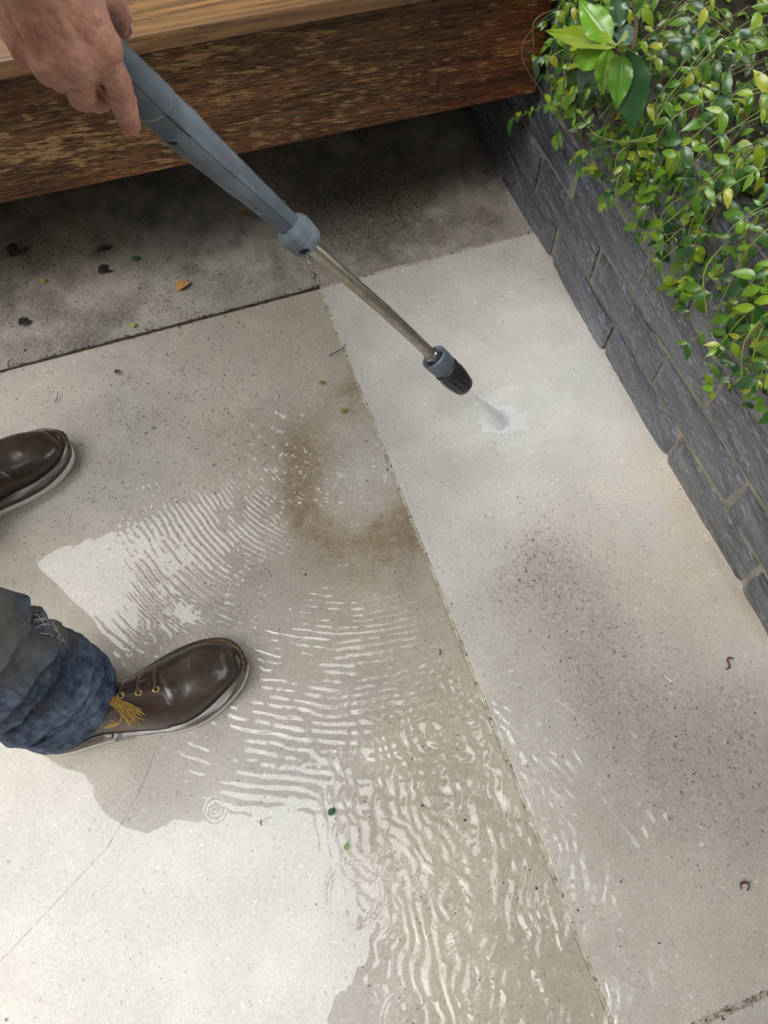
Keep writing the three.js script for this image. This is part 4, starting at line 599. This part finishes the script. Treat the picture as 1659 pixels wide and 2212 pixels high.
// ---------------------------------------------------------------- the second person, who takes the picture: only mirrored in the wet slab
{
  const C = V3(-.17, 0, .50), CP = V3(-.06, 0, .54), p2 = thing('person', 'person in a dark rain jacket standing behind the camera', 'person', null, CP), loc2 = (g) => { g.translate(-C.x, -C.y, -C.z); return g; };
  const hd = V3(-.085, 1.60, .27), jacket = skin((x, y, z) => {
    let p = capsule(x, y, z, V3(-.16, .95, .50), V3(-.13, 1.25, .44), .15, .15); p = smin(p, capsule(x, y, z, V3(-.27, 1.38, .36), V3(.03, 1.38, .48), .085, .085), .12);
    p = smin(p, capsule(x, y, z, V3(-.29, 1.37, .34), V3(-.27, 1.15, .20), .065, .055), .04); p = smin(p, capsule(x, y, z, V3(-.27, 1.15, .20), V3(-.12, 1.10, .085), .052, .042), .03);
    p = smin(p, capsule(x, y, z, V3(.05, 1.37, .46), V3(.14, 1.15, .32), .065, .055), .04); p = smin(p, capsule(x, y, z, V3(.14, 1.15, .32), V3(.085, 1.10, .12), .052, .042), .03);
    return p + (fbm3(x * 15, y * 15, z * 15, 2) - .5) * .018; }, [-.45, .75, .0], [.3, 1.55, .75], .014);
  mesh('jacket', loc2(jacket), std({ color: lin(.05, .05, .045), roughness: .8 }), p2);
  const bd = skin((x, y, z) => { let p = Math.hypot((x - hd.x) / .082, (y - hd.y) / .12, (z - hd.z) / .098) * .085 - .085; p = smin(p, capsule(x, y, z, V3(-.10, 1.42, .38), hd, .06, .055), .03); p = smin(p, capsule(x, y, z, V3(-.27, 1.37, .355), V3(.03, 1.37, .475), .045, .045), .03); p = smin(p, capsule(x, y, z, V3(-.10, 1.42, .38), V3(-.12, 1.37, .42), .06, .05), .03); for (const [a, b, c] of [[V3(-.28, 1.365, .345), V3(-.27, 1.15, .20), V3(-.11, 1.10, .08)], [V3(.045, 1.365, .465), V3(.14, 1.15, .32), V3(.08, 1.10, .11)]]) { p = smin(p, capsule(x, y, z, a, b, .04, .035), .02); p = smin(p, capsule(x, y, z, b, c, .035, .03), .02); } p = smin(p, capsule(x, y, z, V3(-.055, 1.585, .175), V3(-.052, 1.575, .165), .018, .012), .015);
    for (const [w, f, s] of [[V3(-.11, 1.10, .08), V3(-.055, 1.105, .045), 1], [V3(.08, 1.10, .11), V3(.06, 1.105, .065), -1]]) { p = smin(p, capsule(x, y, z, w, f, .034, .026), .02); for (let i = 0; i < 4; i++) p = smin(p, capsule(x, y, z, V3(f.x - s * .004, f.y + .03 - .02 * i, f.z - .006), V3(f.x + s * .022, f.y + .028 - .02 * i, f.z - .002), .0095, .008), .006); p = smin(p, capsule(x, y, z, V3(w.x + s * .012, w.y + .01, w.z + .01), V3(f.x + s * .03, f.y + .015, f.z + .028), .012, .009), .008); }
    return p; }, [-.36, 1.0, .02], [.22, 1.76, .56], .009);
  mesh('body', loc2(colourBy(bd, (x, y, z, o) => { const k = .85 + .3 * fbm3(x * 60, y * 60, z * 60, 2); o[0] = .42 * k; o[1] = .24 * k; o[2] = .18 * k; })), SKIN, p2);
  const hair2 = skin((x, y, z) => Math.max(Math.hypot((x - hd.x) / .082, (y - hd.y) / .12, (z - hd.z) / .098) * .085 - .094 + (vn3(x * 60, y * 60, z * 60) - .5) * .008, -(y - hd.y - .02) * .7 - (z - hd.z + .02) * .8), [-.22, 1.44, .12], [.06, 1.76, .42], .008);
  mesh('hair', loc2(hair2), std({ color: lin(.03, .022, .018), roughness: .8 }), p2);
  const legs = skin((x, y, z) => { let p = capsule(x, y, z, V3(-.24, .95, .50), V3(-.06, .95, .54), .12, .12); for (const s of [-1, 1]) { p = smin(p, capsule(x, y, z, V3(-.15 + s * .085, .92, .52 + s * .03), V3(-.15 + s * .1, .5, .50 + s * .035), .09, .068), .05); p = smin(p, capsule(x, y, z, V3(-.15 + s * .1, .5, .50 + s * .035), V3(-.15 + s * .1, .09, .53 + s * .035), .07, .06), .04); } return p + (fbm3(x * 18, y * 18, z * 18, 2) - .5) * .012; }, [-.45, .04, .3], [.18, 1.12, .78], .013);
  mesh('trousers', loc2(legs), std({ color: lin(.035, .04, .05), roughness: .9 }), p2);
  for (const s of [-1, 1]) { const g = skin((x, y, z) => { const q = V3(-.15 + s * .1, 0, .53 + s * .035); let p = capsule(x, y, z, V3(q.x, .05, q.z + .04), V3(q.x + .05, .042, q.z - .14), .045, .042); return Math.max(p, .004 - y); }, [-.45, -.01, .25], [.2, .12, .75], .01); mesh('shoe', loc2(g), std({ color: lin(.03, .03, .03), roughness: .6 }), p2); }
  const ph = thing('phone', 'black phone held up by the person behind the camera', 'phone', null, EYE.clone().addScaledVector(FW, -.012).addScaledVector(AX.rt, .022).addScaledVector(AX.up, -.052)); const g = new RoundedBoxGeometry(.072, .147, .008, 3, .0035), m = mesh('case', g, phys({ color: lin(.012, .012, .014), roughness: .35 }), ph); const l = new THREE.CylinderGeometry(.007, .007, .002, 20); l.rotateX(Math.PI / 2); l.translate(.022, .028, -.005); mesh('lens', l, phys({ color: lin(.01, .01, .012), roughness: .05 }), ph);
  ph.lookAt(ph.position.clone().addScaledVector(FW, -1)); 
}
// ---------------------------------------------------------------- trailing plant spilling over the wall
const LEAFM = [[.085, .20, .016], [.14, .28, .018], [.24, .36, .02], [.04, .12, .02], [.36, .40, .03], [.03, .085, .03]].map(([r, g, b]) => phys({ color: lin(r, g, b), roughness: .34, transmission: .28, thickness: 0, clearcoat: .35, clearcoatRoughness: .2 }));
{
  const plant = thing('trailing_plant', 'small-leaved green trailing plant spilling over the top of the stone wall', 'plant', null, V3(.72, .38, -.6)), O = plant.position, r = mulberry(202);
  const geos = [leafShape(.021, .0105, .3, .005, 5), leafShape(.018, .0072, .25, .004, 5), leafShape(.024, .0125, .4, .007, 5)];
  const STEM = [std({ color: lin(.17, .22, .045), roughness: .6 }), std({ color: lin(.12, .11, .05), roughness: .8 }), std({ color: lin(.10, .07, .045), roughness: .9 })];
  const leaves = []; const M = new THREE.Matrix4();
  const put = (p, dir, up, s, big) => { const x = dir.clone().normalize(), y = up.clone().addScaledVector(x, -up.dot(x)).normalize(), z = new THREE.Vector3().crossVectors(x, y); const m = new THREE.Matrix4().makeBasis(x.multiplyScalar(s), y.multiplyScalar(s), z.multiplyScalar(s)).setPosition(p.clone().sub(O)); leaves.push({ m, p, g: Math.floor(r() * 3), c: [0, 0, 0, 1, 1, 1, 3, 3, 3, 5, 5, 2, 2, 4][Math.floor(r() * 14)], s: s * (big || 1) }); };
  const strand = (P, stemR, kind, step, size, bare = 0) => {
    const c = new THREE.CatmullRomCurve3(P), L = c.getLength(); mesh('stem', tube(P.map((p) => p.clone().sub(O)), stemR, Math.max(8, Math.round(L / .012)), 5, (u) => 1 - .55 * u), STEM[kind], plant);
    const n = Math.floor(L / step); const T = new THREE.Vector3(), q = new THREE.Vector3();
    for (let i = Math.ceil(n * bare); i <= n; i++) { const u = Math.min(.999, (i + rr(-.3, .3, r)) / n); if (u < 0) continue; c.getPointAt(u, q); c.getTangentAt(u, T); const side = new THREE.Vector3().crossVectors(T, V3(-.55, .75, .35)).normalize(), a = rr(-.6, .6, r); for (const s of [1, -1]) { if (r() < .14) continue; const d = side.clone().multiplyScalar(s).addScaledVector(T, rr(.2, .9, r)).add(V3(rr(-.35, .1, r), rr(-.4, .4, r), rr(-.2, .3, r))); put(q.clone(), d, V3(-.45 + rr(-.4, .4, r), .8, .35 + rr(-.5, .5, r)), size * rr(.45, 1.3, r)); } }
    c.getPointAt(1, q); c.getTangentAt(1, T); for (let k = 0; k < 3; k++) put(q.clone(), T.clone().add(V3(rr(-.4, .4, r), rr(-.3, .3, r), rr(-.4, .4, r))), V3(-.4, .8, .4), size * rr(.4, .7, r));
  };
  // hanging strands: from the bed, over the coping, down the face; longer and thicker towards the camera's right
  for (let i = 0; i < 125; i++) {
    const z = -1.03 + 1.0 * r(), drop = rr(.0, .125, r) * (.75 + .5 * fbm(z * 5 + 3, 2, 2)), x0 = rr(.68, .86, r), y0 = rr(.42, .50, r), xo = rr(.605, .642, r), lean = rr(-.03, .07, r);
    const P = [V3(x0, y0, z), V3((x0 + xo) / 2 + .01, y0 + rr(.0, .04, r), z + lean * .3), V3(xo, rr(.40, .45, r), z + lean * .6), V3(xo + rr(-.012, .012, r), .40 - drop * .6, z + lean), V3(xo + rr(-.025, .01, r), .40 - drop, z + lean * 1.2 + rr(-.02, .02, r))];
    strand(P, rr(.0007, .0012, r), r() < .6 ? 0 : r() < .7 ? 1 : 2, .021, rr(.75, 1.15, r), r() < .35 ? .5 : .15);
  }
  // upright and arching shoots over the bed
  for (let i = 0; i < 100; i++) { const z = -1.15 + 1.1 * r(), x = rr(.70, 1.05, r), l = rr(.05, .13, r), dx = rr(-.10, .06, r), dz = rr(-.05, .1, r); strand([V3(x, .41, z), V3(x + dx * .4, .41 + l * .7, z + dz * .4), V3(x + dx, .42 + l * .8, z + dz)], rr(.0007, .001, r), r() < .7 ? 0 : 1, .016, .95, .15); }
  for (let i = 0; i < 110; i++) { const z = -1.08 + 1.06 * r(), x = rr(.62, .85, r), y = .40 + .10 * sm(.62, .8, x) * r(), l = rr(.06, .16, r), a = rr(.2, 1.6, r); mesh('stem', tube([V3(x, y, z), V3(x - .02 - l * .4, y + .01 - l * .25 * (x < .7 ? 1 : .2), z + Math.cos(a) * l * .4), V3(Math.max(.59, x - .03 - l * .7), y - l * (x < .72 ? .6 : .15), z + Math.cos(a) * l * .8)].map((p) => p.sub(O)), rr(.0006, .0011, r), 10, 5), STEM[Math.floor(r() * 3)], plant); }
  // the single shoots that stand clear of the mass, measured one by one
  const on = (x, y, X) => { const d = sight(x, y); return EYE.clone().addScaledVector(d, (X - EYE.x) / d.x); };
  for (const pts of [[[1330, 165, .60], [1290, 185, .59], [1210, 212, .575], [1160, 235, .57], [1106, 258, .565]], [[1420, 290, .60], [1385, 300, .59], [1330, 305, .585], [1280, 285, .58], [1255, 245, .58]], [[1420, 300, .60], [1330, 312, .59], [1262, 330, .585], [1232, 345, .58]], [[1659, 640, .64], [1600, 690, .61], [1560, 740, .6], [1548, 752, .59]], [[1659, 690, .64], [1570, 750, .61], [1530, 800, .60], [1520, 815, .6]], [[1500, 430, .62], [1440, 480, .6], [1400, 505, .59], [1376, 515, .585]], [[1480, 520, .62], [1430, 560, .6], [1396, 590, .59]], [[1659, 780, .64], [1640, 800, .62], [1622, 835, .61]], [[1290, 20, .62], [1240, 70, .6], [1215, 130, .6], [1222, 175, .6]], [[1250, 0, .63], [1205, 60, .61], [1190, 110, .6], [1180, 160, .595]]]) strand(pts.map(([x, y, X]) => on(x, y, X)), .0011, 0, .024, .9, .15);
  for (let i = 0; i < 90; i++) { const z = -1.1 + 1.15 * r(), x = rr(.60, .95, r); put(V3(x, .40 + .10 * r() * sm(.6, .75, x), z), V3(rr(-1, 1, r), rr(-.3, .3, r), rr(-1, 1, r)), V3(rr(-.5, .2, r), 1, rr(-.2, .5, r)), rr(.8, 1.2, r)); }
  for (let i = 0; i < 1600; i++) { const z = -1.6 + 2.2 * r(), x = rr(.645, 1.5, r); put(V3(x, .40 + .07 * r(), z), V3(rr(-1, 1, r), rr(-.4, .3, r), rr(-1, 1, r)), V3(rr(-.6, .3, r), 1, rr(-.4, .6, r)), rr(.7, 1.25, r)); }
  for (let i = 0; i < 2300; i++) { const z = -1.35 + 1.1 * r(), x = rr(.66, 1.2, r); put(V3(x, .405 + .10 * r() * r(), z), V3(rr(-1, 1, r), rr(-.4, .3, r), rr(-1, 1, r)), V3(rr(-.6, .3, r), 1, rr(-.4, .6, r)), rr(.5, 1.25, r)); }
  // the 300 that show largest are leaves of their own, the rest one mass
  const score = (l) => { const v = l.p.clone().sub(EYE), d = v.dot(FW), x = v.dot(AX.rt) / d, y = v.dot(AX.up) / d; return Math.abs(x) < .5 && Math.abs(y) < .67 ? l.s / d * (l.p.x < .64 ? 1.3 : 1) : 0; };
  leaves.forEach((l) => { l.k = score(l); }); leaves.sort((a, b) => b.k - a.k);
  leaves.slice(0, 300).forEach((l) => { const m = mesh('leaf', geos[l.g], LEAFM[l.c], plant); m.matrix.copy(l.m); m.matrix.decompose(m.position, m.quaternion, m.scale); });
  const rest = leaves.slice(300), C = new THREE.Color();
  geos.forEach((g, gi) => { const L = rest.filter((l) => l.g === gi), im = new THREE.InstancedMesh(g, phys({ color: 0xffffff, roughness: .34, transmission: .28, thickness: 0, clearcoat: .35, clearcoatRoughness: .2 }), L.length); L.forEach((l, i) => { im.setMatrixAt(i, l.m); C.copy(LEAFM[l.c].color).multiplyScalar(rr(.8, 1.2, r)); im.setColorAt(i, C); }); im.name = 'foliage'; im.userData.kind = 'stuff'; im.castShadow = true; plant.add(im); });
  // dry brown bits caught between the stems
  const dry = [], dg = leafShape(.018, .011, .6, .01, 4); for (let i = 0; i < 70; i++) { const g = dg.clone(); g.rotateX(rr(0, 6, r)); g.rotateY(rr(0, 6, r)); const p = V3(rr(.60, .85, r), rr(.33, .45, r), -1.15 + 1.05 * r()); if (p.x < .66) p.y = rr(.3, .44, r); p.sub(O); g.translate(p.x, p.y, p.z); dry.push(g); }
  const dm = mesh('dry_leaves', mergeGeometries(dry), std({ color: lin(.16, .075, .03), roughness: .8 }), plant); dm.userData.kind = 'stuff';
}
// ---------------------------------------------------------------- shrub shoot with large leaves
{
  const on = (x, y, X) => { const d = sight(x, y); return EYE.clone().addScaledVector(d, (X - EYE.x) / d.x); };
  const hub = on(1318, 98, .575), hub2 = on(1350, 120, .58), sb = thing('shrub_branch', 'shrub shoot with big glossy light and dark green leaves hanging over the deck end', 'plant', null, V3(.70, .40, -.93)), O = sb.position, rel = (p) => p.clone().sub(O);
  mesh('stem', tube([V3(.74, .40, -.95), on(1372, 10, .62), on(1374, 70, .60), on(1362, 110, .585), hub2, hub].map(rel), .0032, 30, 8, (u) => 1.1 - .55 * u), std({ color: lin(.085, .045, .022), roughness: .7 }), sb);
  const young = phys({ color: lin(.20, .42, .035), roughness: .3, transmission: .35, thickness: 0, clearcoat: .5, clearcoatRoughness: .15 }), lime = phys({ color: lin(.30, .42, .03), roughness: .35, transmission: .35, thickness: 0, clearcoat: .4 }), mid = phys({ color: lin(.10, .26, .025), roughness: .26, transmission: .2, thickness: 0, clearcoat: .6, clearcoatRoughness: .12 }), old = phys({ color: lin(.022, .085, .022), roughness: .3, clearcoat: .5, clearcoatRoughness: .2 }), pale = phys({ color: lin(.36, .44, .14), roughness: .45, transmission: .35, thickness: 0 }), blue = phys({ color: lin(.06, .12, .10), roughness: .25, clearcoat: .6 });
  const blade = (W, Ln, fold, curl, wave, side = 0) => sheet(22, 12, (u, v, o) => { const s = v * 2 - 1, w = W / 2 * Math.pow(Math.max(0, Math.sin(Math.PI * Math.pow(u * .99 + .005, .8))), .95) * (1.15 - .35 * u), q = s * w; o.set(u * Ln, Math.abs(s) * w * fold - curl * u * u + wave * Math.sin(u * 17 + side) * s * s * .6 - .0012 * Math.exp(-Math.pow(s / .12, 2)), q); });
  // base pixel, tip pixel, distance to the face of the picture at both, width, fold, curl, material
  const list = [[1330, 100, .570, 1168, 58, .545, .026, .35, .010, lime], [1318, 92, .575, 1252, 4, .560, .050, .25, -.006, young], [1330, 96, .57, 1350, 92, .55, .040, .5, .0, pale], [1318, 104, .572, 1225, 134, .550, .040, .3, .012, young], [1316, 104, .568, 1298, 210, .560, .040, .35, .014, young], [1345, 120, .575, 1333, 236, .562, .040, .35, .012, mid], [1332, 116, .57, 1312, 204, .56, .016, .6, .01, pale], [1352, 110, .58, 1374, 286, .592, .056, .15, .006, old], [1300, 104, .585, 1250, 230, .585, .036, .2, .004, old], [1335, 90, .585, 1290, 140, .60, .035, .2, .004, blue], [1362, 92, .592, 1322, 62, .60, .036, .2, 0, blue], [1340, 60, .60, 1330, -30, .60, .034, .2, .0, old], [1372, 30, .605, 1400, -10, .59, .016, .5, 0, young], [1322, 98, .575, 1222, 112, .565, .016, .5, .006, lime], [1350, 105, .59, 1385, 160, .605, .04, .2, .01, mid], [1310, 60, .58, 1262, 12, .59, .03, .3, 0, mid]];
  for (const [bx, by, bX, tx, ty, tX, W, fold, curl, mat] of list) {
    const a = on(bx, by, bX), t = on(tx, ty, tX), d = t.clone().sub(a), L = Math.max(.03, d.length()); d.normalize(); const n = EYE.clone().sub(a).normalize().add(V3(0, .35, 0)); n.addScaledVector(d, -n.dot(d)).normalize();
    const m = mesh('leaf', blade(Math.min(W, L * .5), L, fold, curl, .003, bx), mat, sb); m.position.copy(rel(a)); m.quaternion.setFromRotationMatrix(new THREE.Matrix4().makeBasis(d, n, new THREE.Vector3().crossVectors(d, n)));
  }
}
// ---------------------------------------------------------------- fallen leaves, twigs, worms, grit
{
  const flat = (L, W, fold, curl, mat, name, label, cat, px, py, ang, group, y = .006) => { const p = ground(px, py), o = mesh(numbered(name), leafShape(L, W, fold, curl, 6), mat, scene); o.position.set(p.x, y, p.z); o.rotation.set(0, ang, 0); o.userData = { label, category: cat }; if (group) o.userData.group = group; return o; };
  const c = (r, g, b, ro = .6) => std({ color: lin(r, g, b), roughness: ro });
  flat(.040, .022, .55, .006, c(.42, .24, .08), 'fallen_leaf', 'curled tan brown leaf lying by the dark soil joint', 'leaf', 384, 632, .7);
  flat(.020, .012, .5, .003, c(.05, .13, .03), 'fallen_leaf', 'small green leaf on the grimy slab below the deck', 'leaf', 286, 568, .5);
  flat(.016, .011, .4, .003, c(.55, .34, .03), 'fallen_leaf', 'small yellow leaf on the slab near the left edge', 'leaf', 92, 616, .9);
  flat(.015, .009, .4, .003, c(.30, .38, .05), 'fallen_leaf', 'lime green leaf touching the dark soil joint', 'leaf', 287, 712, 1.1);
  flat(.026, .014, .5, .008, c(.38, .17, .03), 'fallen_leaf', 'orange leaf in the shade beside the lance handle', 'leaf', 520, 470, .3);
  flat(.050, .016, .8, .02, c(.30, .29, .26), 'fallen_leaf', 'pale curled leaf in the gap under the deck', 'leaf', 122, 448, .6);
  flat(.055, .034, .5, .012, c(.045, .022, .018), 'fallen_leaf', 'large dark brown leaf in the gap at the far left', 'leaf', 28, 560, 1.0);
  flat(.028, .018, .6, .006, c(.022, .018, .016), 'fallen_leaf', 'black shrivelled leaf by the left edge', 'leaf', 46, 708, .7);
  flat(.040, .022, .7, .012, c(.035, .028, .022), 'fallen_leaf', 'dark rolled leaf on the grimy slab', 'leaf', 216, 596, .5);
  flat(.060, .014, .9, .02, c(.02, .018, .015), 'fallen_leaf', 'long dark leaf lying under the deck', 'leaf', 210, 548, .1);
  flat(.013, .009, .3, .003, c(.02, .08, .035), 'leaf_scrap', 'dark green leaf scrap floating on the pale wet slab', 'leaf', 711, 1762, .6, null, .005);
  flat(.010, .008, .3, .002, c(.16, .24, .08), 'leaf_scrap', 'pale green leaf scrap next to the darker one', 'leaf', 750, 1838, 1.4, null, .005);
  flat(.012, .006, .3, .002, c(.22, .12, .035), 'leaf_scrap', 'tan leaf scrap in the ripples beside the joint', 'leaf', 690, 832, .2, null, .006);
  flat(.016, .007, .3, .002, c(.24, .14, .045), 'leaf_scrap', 'ochre leaf scrap in the ripples', 'leaf', 735, 893, .1, null, .006);
  flat(.014, .008, .5, .003, c(.08, .03, .02), 'leaf_scrap', 'reddish seed husk on the long slab', 'leaf', 253, 812, 1.2);
  const wood = c(.05, .032, .02), twig = (pts, r, label) => { const o = ground(...pts[0]), g = tube(pts.map(([x, y, h]) => { const p = ground(x, y); p.y = h ?? .005; return p.sub(V3(o.x, 0, o.z)); }), r, 14, 6, (u) => 1 - .5 * u); const m = mesh(numbered('twig'), g, wood, scene); m.position.set(o.x, 0, o.z); m.userData = { label, category: 'twig', group: 'twigs on the paving' }; };
  twig([[711, 772, .006], [722, 768, .008], [740, 758, .007], [750, 746, .007]], .0012, 'thin brown twig crossing the joint below the lance tube');
  twig([[122, 872], [126, 862], [130, 850, .008]], .0009, 'short dark twig above the left boot');
  twig([[20, 797], [22, 786, .007], [30, 780, .006]], .0014, 'red-brown twig on the soil joint at the left edge');
  twig([[565, 1772], [564, 1780], [567, 1784]], .0012, 'tiny grey twig on the pale wet slab');
  const worm = (pts, label) => { const o = ground(...pts[0]), g = tube(pts.map(([x, y]) => { const p = ground(x, y); p.y = .0045; return p.sub(V3(o.x, 0, o.z)); }), .0016, 30, 8, (u) => .55 + .45 * Math.sin(Math.PI * clamp(u, .04, .96))); const m = mesh(numbered('earthworm'), g, phys({ color: lin(.085, .018, .018), roughness: .3, clearcoat: .5 }), scene); m.position.set(o.x, 0, o.z); m.userData = { label, category: 'worm' }; };
  worm([[1582, 1426], [1575, 1422], [1569, 1426], [1571, 1433], [1574, 1441], [1570, 1446], [1565, 1447]], 'dark red worm curled like an S near the wall');
  worm([[1598, 1922], [1597, 1911], [1604, 1906], [1613, 1909], [1615, 1917], [1611, 1924]], 'dark red worm curled like a horseshoe, lower right');
  // black grit: crumbs of soil
  const r = mulberry(77), g = new THREE.IcosahedronGeometry(1, 0), list = [], put = (x, z, s) => list.push([x, z, s]);
  const blob = (px, py, sx, sz, n, s0, s1) => { const p = ground(px, py); for (let i = 0; i < n; i++) put(p.x + (r() + r() + r() - 1.5) * sx, p.z + (r() + r() + r() - 1.5) * sz, rr(s0, s1, r) * (r() < .12 ? 1.8 : 1)); };
  blob(1200, 1250, .11, .12, 120, .0003, .0007); blob(1340, 1470, .12, .14, 120, .0003, .0007); blob(1520, 1690, .15, .15, 180, .0003, .0008); blob(780, 430, .16, .10, 200, .0004, .001); blob(300, 620, .5, .16, 170, .0005, .0013); blob(500, 900, .35, .22, 170, .0004, .0010); blob(700, 1150, .3, .3, 150, .0004, .0011); blob(1000, 1400, .12, .2, 60, .0005, .0012); blob(300, 1900, .3, .25, 60, .0004, .0010); blob(950, 1900, .2, .2, 70, .0005, .0012); blob(1400, 2000, .25, .2, 60, .0004, .0011); blob(1150, 560, .25, .12, 70, .0004, .0009);
  for (let i = 0; i < 260; i++) put(rr(-.45, JX, r), JZ + rr(-.006, .006, r), rr(.0006, .0018, r)); for (let i = 0; i < 150; i++) put(JX + rr(-.005, .005, r), rr(-1.3, JZ, r), rr(.0006, .0016, r)); for (let i = 0; i < 24; i++) put(JX + rr(-.004, .004, r), rr(JZ, .3, r), rr(.0004, .001, r));
  for (let i = 0; i < 150; i++) put(rr(.3, .6, r), JZ2 + rr(-.005, .005, r), rr(.0005, .0014, r));
  const ok = list.filter(([x]) => x < WALL_X - .012), im = new THREE.InstancedMesh(g, std({ color: 0xffffff, roughness: .9 }), ok.length), M = new THREE.Matrix4(), Q = new THREE.Quaternion(), E = new THREE.Euler();
  ok.forEach(([x, z, s], i) => { Q.setFromEuler(E.set(r() * 6, r() * 6, r() * 6)); im.setMatrixAt(i, M.compose(V3(x, .0012 + s * .4, z), Q, V3(s * rr(.8, 1.7, r), s * .6, s * rr(.7, 1.2, r)))); const k = rr(.4, 2.6, r); im.setColorAt(i, new THREE.Color().setRGB(.022 * k, .017 * k, .013 * k)); });
  im.name = 'soil_grit'; im.userData = { kind: 'stuff', label: 'black crumbs of soil scattered on the paving', category: 'grit' }; scene.add(im);
}
renderer.render(scene, camera);
